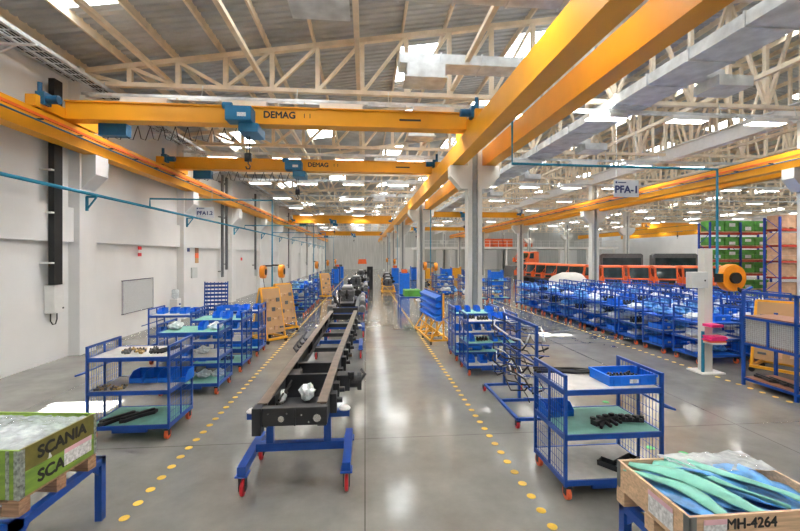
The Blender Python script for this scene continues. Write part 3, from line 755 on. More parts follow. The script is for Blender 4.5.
for i, x in enumerate(FX):
    for j, y in enumerate(FY):
        if abs(x-14.75) < 0.95 and (abs(y-12.1) < 0.7 or abs(y-24.7) < 0.7): continue
        rowp = 'aisle edge row' if i == 0 else '%s row back' % ORD[i]
        jx = x+rr.uniform(-0.05, 0.05); jy = y+rr.uniform(-0.05, 0.05)
        dup('tS', make_simple, (jx, jy, 0), 0, 'blue storage trolley, %s of the storage field, %s from the near end' % (rowp, ORD[j]), 'trolley', 'storage field trolleys')
        where = 'trolley %s from the near end, %s' % (ORD[j], rowp)
        for z, sn in ((1.08, 'top'), (0.66, 'middle'), (0.24, 'bottom')):
            if i > 2 and sn == 'bottom': continue
            for q in range(2):
                kd = rr.choice(('bag1', 'bag2', 'bagb', 'tote', 'bin', 'cast', 'bag1', 'bagb'))
                nm = {'bin': 'blue picking bin', 'tote': 'shallow blue tote', 'bag1': 'clear bagged part', 'bag2': 'pale wrapped part', 'bagb': 'blue wrapped part', 'cast': 'black casting'}[kd]
                sx = {'tote': (0.8, 1.2, 1.2), 'bag1': (1, 1.4, 1.3), 'bag2': (1, 1.5, 1.2), 'bagb': (0.95, 1.4, 1.4), 'cast': (1.2, 1.2, 2.0), 'bin': (1.5, 1.5, 1.3)}[kd]
                item(kd, jx-0.27+0.54*q, jy+rr.uniform(-0.08, 0.08), z-0.004, rr.uniform(-0.1, 0.1),
                     '%s on %s shelf, %s' % (nm, sn, where), {'bin':'bin','tote':'tote box','cast':'casting'}.get(kd,'part'), 'loads in the storage field', sx)

# ------------------------------------------------------------------ pipe rack
e = thing('pipe_rack', 'blue wheeled rack hung with curved black and silver pipes', 'rack', (2.85, 7.2, 0))
f = MB(); t = 0.045
f.bar((-0.4,-0.95,0.17),(-0.4,0.8,0.17),t); f.bar((0.4,-0.95,0.17),(0.4,0.8,0.17),t)
for y in (-0.95, -0.1, 0.8): f.bar((-0.4,y,0.17),(0.4,y,0.17),t)
for y in (-0.75, 0.0, 0.85-0.05): f.bar((0,y,0.17),(0,y,1.62),t)
f.bar((0,-0.77,1.62),(0,0.82,1.62),t); f.bar((0,-0.77,1.0),(0,0.82,1.0),0.03)
part('frame', f, blue, e)
pg = MB()
for y in (-0.75, 0.0, 0.8):
    for z in (0.4, 0.58, 0.76, 0.94, 1.12, 1.3, 1.48): pg.bar((-0.22,y,z+0.04),(0.22,y,z),0.014)
part('peg', pg, blue, e)
casters(e, 0.44, 0.95, redw, 0.06)
rr = random.Random(9)
for k in range(17):
    z = 0.45+0.17*(k % 7); s = -1 if k < 10 else 1; x = s*(0.08+0.11*rr.random())
    pts = [(x, -0.85+rr.random()*0.2, z+rr.uniform(-0.12,0.2))]
    for j in range(1, 7):
        pts.append((x+rr.uniform(-0.07,0.07), -0.85+0.29*j, z+0.02+rr.uniform(-0.07,0.09)))
    pts.append((x-s*0.02, 1.05+rr.random()*0.1, z+rr.uniform(-0.2,0.25)))
    m = MB(); m.tube(pts, 0.010+0.003*(k%3), 6)
    single('bent_pipe', m, [rub, galv, rub, rub][k%4], ('silver' if k%4==1 else 'black')+' bent pipe hanging on the %s side of the blue pipe rack' % ('aisle' if s < 0 else 'far'), 'pipe', 'pipes on the rack', loc=(2.85, 7.2, 0), smooth=True)

# ------------------------------------------------------------------ chassis and dollies
def make_dolly():
    e = empty('chassis_dolly'); f = MB(); w = 0.6
    for s in (-1, 1): f.box(s*w-0.05, s*w+0.05, -0.48, 0.48, 0.27, 0.37); f.box(s*w-0.07, s*w+0.07, -0.5, -0.34, 0.25, 0.27); f.box(s*w-0.07, s*w+0.07, 0.34, 0.5, 0.25, 0.27)
    f.box(-w+0.05, w-0.05, -0.05, 0.05, 0.33, 0.43)
    for x in (-0.38, 0.34): f.box(x-0.045, x+0.045, -0.045, 0.045, 0.43, 0.74)
    part('base_frame', f, blue, e, bevel=0.006)
    g = MB(); g.box(-0.66, 0.62, -0.05, 0.05, 0.74, 0.82); part('support_beam', g, blue, e, bevel=0.006)
    p2 = MB()
    for x in (-0.6, 0.56): p2.lathe([(0.07,0),(0.075,0.015),(0.05,0.04),(0.02,0.045)], (x,0,0.82), 'z', 14)
    part('pad', p2, white, e, 'white support pad')
    for sx in (-1, 1):
        for sy in (-1, 1):
            m = MB(); x, y = sx*w, sy*0.42
            m.box(x-0.05, x+0.05, y-0.05, y+0.05, 0.235, 0.25); m.box(x-0.04, x-0.03, y-0.03, y+0.05, 0.07, 0.24); m.box(x+0.03, x+0.04, y-0.03, y+0.05, 0.07, 0.24)
            c = part('caster', m, dark, e)
            m = MB(); m.lathe([(0.03,-0.022),(0.085,-0.02),(0.095,-0.01),(0.095,0.01),(0.085,0.02),(0.03,0.022)], (x, y+0.02, 0.095), 'x', 22); part('wheel', m, redw, c, 'red caster wheel')
    return e
dup('dolly', make_dolly, (-0.82, 5.22, 0), 0, 'blue dolly with red wheels under the near end of the chassis', 'dolly')
dup('dolly', make_dolly, (-0.72, 11.4, 0), 0, 'blue dolly with red wheels under the far end of the chassis', 'dolly')
def rail_pts(side):
    return [(-1.19,4.62),(-1.16,6.6),(-1.12,8.6),(-1.05,12.3)] if side < 0 else [(-0.45,4.62),(-0.42,6.6),(-0.36,8.6),(-0.25,12.3)]
def make_chassis(e, z=0.866, h=0.27):
    for s in (-1, 1):
        m = MB(); fl2 = MB(); P = rail_pts(s)
        for (xa, ya), (xb, yb) in zip(P, P[1:]):
            m.bar((xa,ya,z+h/2),(xb,yb,z+h/2),0.02,h)
            inn = -s*0.045
            m.bar((xa+inn,ya,z+0.006),(xb+inn,yb,z+0.006),0.09,0.012)
            fl2.bar((xa+inn*0.85,ya,z+h-0.004),(xb+inn*0.85,yb,z+h-0.004),0.11,0.014)
        rl = part('side_rail', m, dark, e); part('top_flange', fl2, tanfl, rl, 'top flange toned brown for reflected light')
    def xx(y):
        import bisect
        L1, R1 = rail_pts(-1), rail_pts(1)
        for (a, b2) in ((0,1),(1,2),(2,3)):
            if L1[a][1] <= y <= L1[b2][1]:
                t = (y-L1[a][1])/(L1[b2][1]-L1[a][1]); return L1[a][0]+t*(L1[b2][0]-L1[a][0]), R1[a][0]+t*(R1[b2][0]-R1[a][0])
        return L1[-1][0], R1[-1][0]
    fp = MB(); fp.box(-1.2, -0.42, 4.5, 4.6, z+0.06, z+h-0.01); fp.box(-1.23, -1.13, 4.47, 4.62, z-0.03, z+h); fp.box(-0.78, -0.76, 4.485, 4.5, z+0.06, z+h-0.02)
    f0 = part('front_crossmember', fp, dark, e, bevel=0.008)
    for x, zz, rr_ in ((-0.92,z+0.14,0.035), (-0.53,z+0.14,0.045), (-1.06,z+0.2,0.01), (-0.86,z+0.2,0.01), (-0.7,z+0.18,0.01), (-0.62,z+0.1,0.01)):
        hp = MB(); hp.cyl((x,4.497,zz), rr_, 0.012, 'y', 8 if rr_ > 0.02 else 10)
        part('bolt', hp, alu, f0, 'bright opening or bolt')
    for y, hh, dd in ((5.25, 0.02, 0.4), (6.55, 0.24, 0.12), (8.15, 0.1, 0.2), (9.6, 0.1, 0.12), (10.9, 0.12, 0.25), (12.1, 0.2, 0.1)):
        a, c = xx(y); m = MB(); m.box(a+0.02, c-0.02, y-dd/2, y+dd/2, z+0.03, z+0.03+hh*0.8); m.box(a+0.02, a+0.1, y-dd*0.8, y+dd*0.8, z+0.02, z+h-0.02); m.box(c-0.1, c-0.02, y-dd*0.8, y+dd*0.8, z+0.02, z+h-0.02)
        part('crossmember', m, dark, e)
    m = MB(); m.box(-1.12,-0.5,5.78,5.84,z-0.12,z+0.25); m.box(-1.1,-0.95,5.84,6.2,z-0.1,z+0.22); part('tall_crossmember', m, dark, e)
    for y in (5.1, 5.5, 6.2, 6.9, 7.4, 8.0, 8.8, 9.3, 10.1, 11.0):
        m = MB(); a, c = xx(y); m.box(c+0.01, c+0.09, y-0.07, y+0.07, z-0.02, z+h*0.8); m.cyl((c+0.11, y, z+0.12), 0.035, 0.1, 'x', 10)
        part('bracket', m, dark, e)
    for k, y in enumerate((7.6, 7.9, 8.2, 8.6)):
        m = MB(); a, c = xx(y); m.box(a-0.12, a-0.01, y-0.05, y+0.05, z+0.02, z+0.2); m.tube([(a-0.1,y,z+0.1),(a-0.2,y+0.1,z+0.2),(a-0.15,y+0.25,z+0.28)], 0.02, 6)
        part('bracket', m, dark, e)
    m = MB(); m.cyl((-0.2, 5.9, z+0.1), 0.09, 0.22, 'x', 18); m.cyl((-0.08, 5.9, z+0.1), 0.13, 0.06, 'x', 18); m.box(-0.4,-0.22,5.78,6.02,z,z+0.22); m.cyl((-0.2,5.8,z+0.22),0.05,0.1,'z',10); m.tube([(-0.1,5.8,z+0.1),(0.0,5.9,z+0.2),(-0.05,6.0,z+0.24)],0.025,6)
    part('steering_gear', m, dark, e, smooth=False)
    m = MB(); m.tube([(-1.08,5.0,z+0.12),(-1.02,6.5,z+0.1),(-0.98,9.0,z+0.12),(-0.95,12,z+0.12)], 0.018, 6); m.tube([(-1.05,5.0,z+0.17),(-1.0,7.5,z+0.15),(-0.97,11,z+0.17)], 0.014, 6)
    part('air_line', m, rub, e)
e = thing('truck_chassis', 'long black ladder truck chassis resting on two blue dollies', 'chassis'); make_chassis(e)
m = MB(); m.blob((-0.76, 5.35, 1.01), (0.1, 0.13, 0.11), 8, amp=0.25); single('parts_bag', m, bag, 'plastic bagged part sitting between the near chassis rails', 'part')
m = MB(); m.blob((-1.07, 5.3, 0.98), (0.05, 0.12, 0.08), 3, amp=0.3); single('parts_bag', m, bag, 'small plastic bag against the left chassis rail', 'part')

# further chassis stations with engines
def make_engine():
    e = empty('truck_engine'); m = MB()
    m.box(-0.32, 0.32, -0.6, 0.6, 0, 0.75); m.box(-0.26, 0.26, -0.55, 0.5, 0.75, 0.95); m.box(-0.5, -0.3, -0.3, 0.4, 0.3, 0.6)
    b4 = part('block', m, dgrey, e, bevel=0.03)
    m = MB(); m.cyl((0,-0.68,0.5), 0.1, 0.16, 'y', 12)
    for i in range(8):
        a = i*PI/4; m.bar((0,-0.73,0.5),(0.3*math.cos(a),-0.73,0.5+0.3*math.sin(a)),0.08,0.015)
    part('fan', m, dark, e)
    m = MB(); m.lathe([(0.3,0.6),(0.3,0.75),(0.22,1.0),(0.2,1.4),(0.1,1.5)], (0,0,0.3), 'y', 16); part('gearbox', m, alu, e, 'bright gearbox housing')
    m = MB(); m.tube([(0.35,-0.5,0.9),(0.45,-0.2,1.0),(0.42,0.3,0.8),(0.5,0.5,0.4)], 0.06, 8); m.tube([(-0.3,-0.6,0.8),(-0.45,-0.7,0.5),(-0.4,-0.75,0.2)], 0.05, 8); m.cyl((0.5,0.0,0.55),0.16,0.3,'y',14)
    part('intake_pipe', m, rub, e)
    m = MB(); m.box(-0.5,-0.32,-0.5,-0.1,0.1,0.45); part('starter_motor', m, dark, e)
    m = MB(); m.cyl((0.42,0.3,0.3),0.12,0.3,'y',14); part('filter', m, dark, e)
    m = MB(); m.box(-0.2,0.2,-0.3,0.3,0.95,1.03); part('rocker_cover', m, galv, e)
    m = MB(); m.cyl((0.36,-0.45,0.25),0.13,0.12,'y',14); part('alternator', m, alu, e)
    return e
def simple_chassis():
    e = empty('truck_chassis')
    for s in (-1, 1):
        m = MB(); m.box(s*0.42-0.012, s*0.42+0.012, -3.2, 3.2, 0, 0.25); m.box(s*0.42-(0.09 if s>0 else 0), s*0.42+(0.09 if s<0 else 0), -3.2, 3.2, 0.24, 0.255); part('side_rail', m, dgrey, e)
    for y in (-3.1, -1.5, 0, 1.6, 3.1):
        m = MB(); m.box(-0.41, 0.41, y-0.06, y+0.06, 0.04, 0.2); part('crossmember', m, dark, e)
    rq = random.Random(4)
    for y in (-2.6, -0.9, 0.7, 2.3):
        m = MB(); m.box(-0.62,-0.43,y-0.25,y+0.25,-0.05,0.22); part('battery_box', m, dgrey, e)
        m = MB(); m.cyl((0.56,y,0.1),0.11,0.5,'y',14); part('air_tank', m, galv if y > 0 else dgrey, e)
    for q in range(9):
        y = -2.8+0.6*q; x = rq.uniform(-0.35, 0.35)
        m = MB(); m.tube([(x,y,0.15),(x+rq.uniform(-0.3,0.3),y+0.2,0.45+rq.random()*0.25),(x+rq.uniform(-0.3,0.3),y+0.5,0.3),(x,y+0.7,0.12)], 0.035, 6); part('hose', m, [rub,alu,dgrey][q%3], e)
    for q in range(4):
        y = -1.8+1.2*q; m = MB(); m.box(-0.25,0.25,y,y+0.4,0.2,0.42); m.cyl((0.1,y+0.2,0.45),0.14,0.2,'z',12); part('gear_unit', m, [galv,dark][q%2], e)
    return e
for k, (xq, y) in enumerate(((-0.66, 16.6), (-0.5, 24.8), (-0.32, 34.0))):
    dup('sch', simple_chassis, (xq, y, 0.866), 0, 'dark truck chassis on the line behind the long one, %s station back' % ORD[k], 'chassis')
    for q, dy in enumerate((-2.4, 2.3)):
        dup('dolly', make_dolly, (xq, y+dy, 0), 0, 'blue dolly under the %s end of the chassis %s station back' % ('near' if q == 0 else 'far', ORD[k]), 'dolly')
dup('eng', make_engine, (-0.66, 15.4, 1.12), 0, 'engine with bright gearbox mounted on the chassis directly behind the long one', 'engine', None, (0.8,1,0.55))
dup('eng', make_engine, (-0.5, 23.3, 1.12), 0, 'dark engine mounted on the second chassis back', 'engine')
dup('eng', make_engine, (-0.32, 32.8, 1.12), 0, 'large dark engine below the orange cowl in the aisle distance', 'engine')
m = MB(); m.prism([(-0.36,0),(0.36,0),(0.3,0.38),(-0.3,0.38)], 'y', -0.3, 0.4); m.box(-0.25,0.25,-0.32,-0.3,0.08,0.3)
single('engine_cowl', m, orange, 'orange cowl high on the assembly at the end of the chassis line', 'cowl', loc=(-0.22, 32.7, 2.16))
m = MB(); m.box(-0.25,0.25,-0.6,0.6,0,1.9); m.tube([(0,-0.9,1.6),(0,-1.1,1.4),(0,-1.1,0.3)],0.06,6); single('exhaust_unit', m, dark, 'tall black upright unit beside the far chassis', 'machine', loc=(0.42, 34.5, 0), bevel=0.03)

# engines waiting right of the aisle on amber stands
def make_stand():
    e = empty('engine_stand'); m = MB()
    for sx in (-1,1):
        for sy in (-1,1): m.bar((sx*0.5,sy*0.6,0.1),(sx*0.4,sy*0.5,0.55),0.06)
        m.bar((sx*0.5,-0.7,0.12),(sx*0.5,0.7,0.12),0.08); m.bar((sx*0.4,-0.5,0.52),(sx*0.4,0.5,0.52),0.06)
    m.bar((-0.5,-0.6,0.12),(0.5,-0.6,0.12),0.06); m.bar((-0.5,0.6,0.12),(0.5,0.6,0.12),0.06)
    part('frame', m, yelfr, e)
    for sx in (-1,1):
        for sy in (-1,1):
            m = MB(); m.cyl((sx*0.5,sy*0.6,0.05),0.05,0.04,'x',12); part('wheel', m, dark, e)
    return e
for k, (x, y) in enumerate(((1.75, 30.5), (2.0, 35.5), (2.2, 41), (3.9, 27.0))):
    dup('stand', make_stand, (x, y, 0), 0, 'amber engine stand right of the aisle, %s from the camera' % ORD[k], 'stand')
    dup('eng', make_engine, (x, y, 0.56), 0, 'dark engine on the %s amber stand right of the aisle' % ORD[k], 'engine')

# table with green crate right of aisle
def make_table(lx, ly, h):
    e = empty('work_table'); m = MB(); t = 0.07
    for sx in (-1,1):
        m.bar((sx*(lx/2-t/2),-ly/2,h-t/2),(sx*(lx/2-t/2),ly/2,h-t/2),t)
        m.bar((-lx/2,sx*(ly/2-t/2),h-t/2),(lx/2,sx*(ly/2-t/2),h-t/2),t)
    part('top_frame', m, blue, e)
    for sx in (-1,1):
        for sy in (-1,1):
            m = MB(); x, y = sx*(lx/2-t/2), sy*(ly/2-t/2); m.bar((x,y,0),(x,y,h-t),t)
            m.prism([(x,h-t),(x-sx*0.14,h-t),(x,h-t-0.14)], 'y', y-0.01, y+0.01); m.prism([(y,h-t),(y-sy*0.14,h-t),(y,h-t-0.14)], 'x', x-0.01, x+0.01)
            part('leg', m, blue, e)
    return e
dup('tab1', lambda: make_table(1.3, 1.1, 0.66), (-3.42, 4.0, 0), 0, 'blue steel table carrying the green crate at lower left', 'table')
dup('tab2', lambda: make_table(1.24, 0.8, 0.66), (2.84, 2.93, 0), 0, 'blue steel table carrying the pine crate at lower right', 'table')
dup('tab3', lambda: make_table(1.3, 1.5, 0.8), (2.35, 20.2, 0), 0, 'blue table beside the aisle with a green box in the distance', 'table')
m = MB(); m.box(-0.4,0.4,-0.5,0.5,0,0.3); single('green_box', m, gcrate, 'green box on the distant blue table beside the aisle', 'box', loc=(2.35, 20.1, 0.8))

def make_pallet(lx, ly, m0):
    e = empty('pallet'); m = MB()
    for y in (-ly/2+0.05, 0, ly/2-0.05): m.box(-lx/2, lx/2, y-0.05, y+0.05, 0, 0.02)
    for x in [(-lx/2+0.05)+i*(lx-0.1)/6 for i in range(7)]: m.box(x-0.045, x+0.045, -ly/2, ly/2, 0.12, 0.14)
    for y in (-ly/2+0.05, 0, ly/2-0.05): m.box(-lx/2, lx/2, y-0.05, y+0.05, 0.1, 0.12)
    part('deck', m, m0, e)
    for x in (-lx/2+0.07, 0, lx/2-0.07):
        for y in (-ly/2+0.05, 0, ly/2-0.05):
            m = MB(); m.box(x-0.07, x+0.07, y-0.05, y+0.05, 0.02, 0.1); part('block', m, m0, e)
    return e
dup('pal', lambda: make_pallet(1.2, 0.8, woodd), (-3.37, 4.0, 0.66), -0.12, 'weathered wooden pallet under the green crate', 'pallet')
dup('pal2', lambda: make_pallet(1.2, 0.8, wood), (2.8, 2.93, 0.66), 0, 'pale wooden pallet under the pine crate', 'pallet')

# green crate
e = thing('pallet_crate', 'green two tier wooden crate lettered in black, covered with plastic film', 'crate', (-3.37, 4.0, 0.8), -0.12)
lx, ly, t = 1.2, 0.8, 0.022
for k in range(2):
    z0 = 0.205*k; mm = green
    m = MB(); m.box(-lx/2, lx/2, -ly/2, -ly/2+t, z0, z0+0.2); m.box(-lx/2, lx/2, ly/2-t, ly/2, z0, z0+0.2); m.box(-lx/2, -lx/2+t, -ly/2, ly/2, z0, z0+0.2)
    part('board', m, green, e, bevel=0.003)
    m = MB(); m.box(lx/2-t, lx/2, -ly/2+t, ly/2-t, z0, z0+0.2); part('end_board', m, olive if k else green, e, 'darker olive end board' if k else 'green end board', bevel=0.003)
zinc = mat('zinc_plate', (0.45, 0.50, 0.46), 0.3, metal=0.6, var=0.6, scale=30)
m = MB(); m.box(lx/2, lx/2+0.004, -ly/2-0.004, -ly/2+0.05, 0, 0.4); m.box(lx/2-0.04, lx/2+0.004, -ly/2-0.004, -ly/2, 0, 0.4); m.cyl((lx/2+0.003,-ly/2-0.003,0.2),0.009,0.4,'z',8); part('corner_hinge', m, zinc, e)
m = MB(); m.box(lx/2, lx/2+0.004, ly/2-0.03, ly/2, 0, 0.4); part('corner_hinge', m, zinc, e)
m = MB(); m.box(lx/2-0.11, lx/2-0.08, -ly/2-0.004, -ly/2, 0, 0.4); part('corner_hinge', m, zinc, e)
sc1 = text_mesh('SCANIA', 0.145, ink, 0.001, heavy=0.006)
for k, yy, ll in ((1, 0.02, None), (0, 0.02, None)):
    o = part('lettering', sc1, ink, e, loc=(lx/2+0.002, yy, 0.205*k+0.1)); o.rotation_euler = (PI/2, 0, PI/2)
m = MB(); m.box(lx/2+0.006, lx/2+0.009, 0.02, 0.33, 0.06, 0.2); lb = part('label_sheet', m, wlabel, e)
m = MB(); m.box(lx/2+0.009, lx/2+0.011, 0.02, 0.33, 0.175, 0.215); part('label_header', m, pinkl, lb)
# film over it
def film_sheet(x0, x1, y0, y1, z, amp, seed, nx=22, ny=16, dz=0.0):
    m = MB(); rr = random.Random(seed); H = [[z+rr.uniform(-amp, amp)+dz*math.sin(3.1*i/nx)*math.sin(3.1*j/ny) for j in range(ny+1)] for i in range(nx+1)]
    X = lambda i, j: x0+(x1-x0)*i/nx
    P = [[(X(i,j)+rr.uniform(-0.012,0.012), y0+(y1-y0)*j/ny+rr.uniform(-0.012,0.012), H[i][j]) for j in range(ny+1)] for i in range(nx+1)]
    n = m.addv([q for r_ in P for q in r_])
    for i in range(nx):
        for j in range(ny): a = n+i*(ny+1)+j; m.f.append((a, a+ny+1, a+ny+2, a+1))
    return m
m = film_sheet(-0.565, 0.565, -0.365, 0.365, 0.375, 0.013, 4, 30, 22, dz=0.06); o = single('plastic_film', m, film, 'crumpled clear plastic film filling the top of the green crate', 'film', loc=(-3.37,4.0,0.8), rz=-0.12, smooth=True)
rr = random.Random(21)
for k in range(7):
    m = MB(); m.blob((0,0,0.09), (0.2,0.15,0.1), 40+k, amp=0.3)
    single('parts_bag', m, bag, 'plastic bagged part inside the green crate', 'part', 'bagged parts in the green crate', loc=(-3.37-0.36+0.24*(k%4), 4.03-0.15+0.3*(k//4)-0.03*(k%4), 0.95), rz=rr.random(), smooth=True)
m = MB(); m.box(-0.55,0.55,-0.36,0.36,0,0.14); single('packing_layer', m, mat('packed_card', (0.55,0.6,0.55), 0.7, bump=0.5, var=0.3), 'pale packed layer beneath the bags in the green crate', 'packing', loc=(-3.37,4.0,0.8), rz=-0.12)

# pine crate
e = thing('pallet_crate', 'pale pine crate of blue and green wrapped parts marked MH-4264', 'crate', (2.8, 2.93, 0.8))
m = MB(); lx, ly = 1.2, 0.78; t = 0.022
m.box(-lx/2, lx/2, ly/2-t, ly/2, 0, 0.22); m.box(lx/2-t, lx/2, -ly/2+t, ly/2-t, 0, 0.22); part('board', m, wood, e, bevel=0.003)
m = MB(); m.box(-lx/2, -lx/2+t, -ly/2+t, ly/2-t, 0, 0.22); part('end_board', m, wood, e, bevel=0.003)
m = MB(); m.box(-lx/2, lx/2, -ly/2, -ly/2+t, 0, 0.22); part('front_board', m, wood, e, bevel=0.003)
dst = mat('dull_steel', (0.22, 0.23, 0.23), 0.4, metal=0.6)
for sx in (-1,1):
    m = MB(); m.box(sx*(lx/2)-0.004*(sx<0), sx*(lx/2)+0.004*(sx>0), -ly/2, -ly/2+0.05, 0, 0.22); m.box(min(sx*lx/2, sx*(lx/2-0.05)), max(sx*lx/2, sx*(lx/2-0.05)), -ly/2-0.004, -ly/2, 0, 0.22); part('corner_hinge', m, dst, e)
    m = MB(); m.box(sx*(lx/2)-0.004*(sx<0), sx*(lx/2)+0.004*(sx>0), ly/2-0.04, ly/2, 0, 0.22); m.box(min(sx*lx/2, sx*(lx/2-0.03)), max(sx*lx/2, sx*(lx/2-0.03)), ly/2-0.004, ly/2+0.004, 0, 0.22); part('corner_hinge', m, dst, e)
o = part('lettering', text_mesh('MH-4264', 0.1, ink, 0.001, heavy=0.003), ink, e, loc=(-0.14, -ly/2-0.002, 0.155)); o.rotation_euler = (PI/2, 0, 0)
m = MB(); m.box(-0.5, -0.33, -ly/2-0.007, -ly/2-0.004, 0.03, 0.19); lb = part('label_sheet', m, wlabel, e)
m = MB(); m.box(-0.5, -0.33, -ly/2-0.009, -ly/2-0.007, 0.165, 0.2); part('label_header', m, pinkl, lb)
m = MB(); m.box(-lx/2-0.007, -lx/2-0.004, -0.25, 0.0, 0.02, 0.16); lb = part('label_sheet', m, wlabel, e)
m = MB(); m.box(-lx/2-0.009, -lx/2-0.007, -0.25, 0.0, 0.155, 0.19); part('label_header', m, pinkl, lb)
def ribbon(p0, p1, wd, lift, tw, seed):
    m = MB(); rr = random.Random(seed); p0 = Vector(p0); p1 = Vector(p1); d = (p1-p0); dn = d.normalized(); n = Vector((-dn.y, dn.x, 0)); K = 12
    top = []; bot = []
    for i in range(K+1):
        t = i/K; c = p0+d*t+Vector((0,0,lift*math.sin(PI*t)))+n*(0.05*math.sin(5*t+seed)); ww = wd*(0.25+0.75*math.sin(PI*min(1, max(0.0, t*0.9+0.08)))**0.6)/2
        a = tw*math.sin(3*t+seed); s = n*math.cos(a)+Vector((0,0,1))*math.sin(a)
        row = []
        for q in (-1, -0.4, 0.3, 1): row.append(c+s*ww*q+Vector((0,0,0.018*(1-q*q)+rr.uniform(-0.004,0.004))))
        top.append(m.addv(row)); bot.append(m.addv([p-Vector((0,0,0.01)) for p in row]))
    for i in range(K):
        for j in range(3):
            a, b5 = top[i]+j, top[i+1]+j; m.f.append((a, b5, b5+1, a+1)); a, b5 = bot[i]+j, bot[i+1]+j; m.f.append((a, a+1, b5+1, b5))
        m.f.append((top[i], bot[i], bot[i+1], top[i+1])); m.f.append((top[i]+3, top[i+1]+3, bot[i+1]+3, bot[i]+3))
    m.f.append((top[0], top[0]+1, top[0]+2, top[0]+3, bot[0]+3, bot[0]+2, bot[0]+1, bot[0])); q = K
    m.f.append((top[q]+3, top[q]+2, top[q]+1, top[q], bot[q], bot[q]+1, bot[q]+2, bot[q]+3))
    return m
strips = [((-0.5,0.3,0.12),(-0.1,-0.33,0.10),0.30,0.03,0.1,'b'), ((-0.3,0.3,0.12),(0.2,-0.33,0.10),0.30,0.03,0.2,'b'), ((0.0,0.32,0.12),(0.45,-0.3,0.10),0.34,0.04,0.1,'b'), ((0.25,0.33,0.14),(0.53,-0.2,0.12),0.26,0.04,0.3,'b'),
          ((-0.54,0.33,0.17),(-0.22,-0.34,0.15),0.12,0.035,0.35,'g'), ((-0.52,0.34,0.21),(0.06,-0.34,0.18),0.13,0.03,0.3,'g'), ((-0.32,0.34,0.19),(-0.1,0.0,0.2),0.15,0.03,0.2,'g'), ((-0.22,0.34,0.22),(0.26,-0.3,0.17),0.06,0.03,0.9,'g'), ((-0.05,0.35,0.21),(0.46,-0.33,0.17),0.15,0.05,0.3,'g'), ((-0.18,0.33,0.2),(0.12,-0.1,0.19),0.16,0.03,0.4,'b'), ((0.08,0.3,0.2),(0.42,-0.02,0.19),0.22,0.03,0.2,'b')]
for k, (a, c, wd, lf, tw, t) in enumerate(strips):
    single('wrapped_bundle', ribbon(a, c, wd, lf, tw, k+1), bluef if t == 'b' else greenf, '%s long part in the pine crate, %s from left' % ('blue film wrapped' if t == 'b' else 'pale green', ORD[k]), 'part', 'wrapped parts in the pine crate', loc=(2.8,2.93,0.8), smooth=True)
m = MB(); m.box(-0.57,0.57,-0.36,0.36,0,0.09); single('packing_layer', m, bluef, 'blue film packing at the bottom of the pine crate', 'packing', loc=(2.8,2.93,0.8))
m = film_sheet(-0.2, 0.6, 0.1, 0.42, 0.235, 0.01, 9, 14, 8); single('plastic_film', m, film, 'clear plastic film over the right back corner of the pine crate', 'film', loc=(2.8,2.93,0.8), smooth=True)

# ------------------------------------------------------------------ tan A-frame kit stands
def make_astand():
    e = empty('kit_stand'); m = MB(); h = 1.62
    for sy in (-1, 1):
        y = sy*0.42; m.bar((0.3,y,0.14),(0.02,y,h),0.05); m.bar((-0.35,y,0.14),(-0.02,y,h),0.05); m.bar((-0.38,y,0.14),(0.38,y,0.14),0.06)
    for x in (-0.36, 0.36): m.bar((x,-0.45,0.14),(x,0.45,0.14),0.06)
    m.bar((0,-0.42,h),(0,0.42,h),0.05)
    part('frame', m, yelfr, e)
    for s, mm in ((1, tan), (-1, tan)):
        m = MB(); m.hexa([(s*0.285,-0.4,0.3),(s*0.285,0.4,0.3),(s*0.305,0.4,0.3),(s*0.305,-0.4,0.3),(s*0.03,-0.4,h-0.02),(s*0.03,0.4,h-0.02),(s*0.05,0.4,h-0.02),(s*0.05,-0.4,h-0.02)])
        f2 = part('panel', m, mm, e)
        for i in range(4):
            for j in range(3):
                z = 0.45+0.27*i; x = 0.295-(z-0.3)*0.193; kk = MB(); kk.cbox((s*(x+0.025), -0.26+0.26*j, z), (0.03, 0.14, 0.12 if (i+j) % 2 else 0.05))
                part('kit_part', kk, [wood, dgrey, card][(i+2*j) % 3], f2)
    m = MB(); m.prism([(-0.27,0.32),(0.27,0.32),(0.02,h-0.06),(-0.02,h-0.06)], 'y', -0.44, -0.42); part('side_panel', m, mat('slate_panel', (0.16, 0.17, 0.19), 0.5), e, 'slate grey end panel')
    for sx in (-1,1):
        for sy in (-1,1):
            m = MB(); m.cyl((sx*0.33, sy*0.42, 0.055), 0.055, 0.035, 'x', 14); part('wheel', m, rub, e)
    return e
for k, (x, y, rz, l) in enumerate(((-3.15, 13.5, -0.75, 'nearer tan wedge shaped kit stand on amber frame in the left line'), (-3.1, 15.4, -0.75, 'farther tan wedge shaped kit stand, beside the hose reels at left'), (-2.7, 27.0, -0.9, 'distant tan kit stand at left of the chassis line'), (9.9, 8.7, 0.5, 'amber kit stand behind the blue workbench at far right'))):
    dup('ast', make_astand, (x, y, 0), rz, l, 'stand', None, (1.15,1.1,1.05) if k == 3 else ((1.35,0.8,1.08) if k < 2 else (1,0.8,1)))

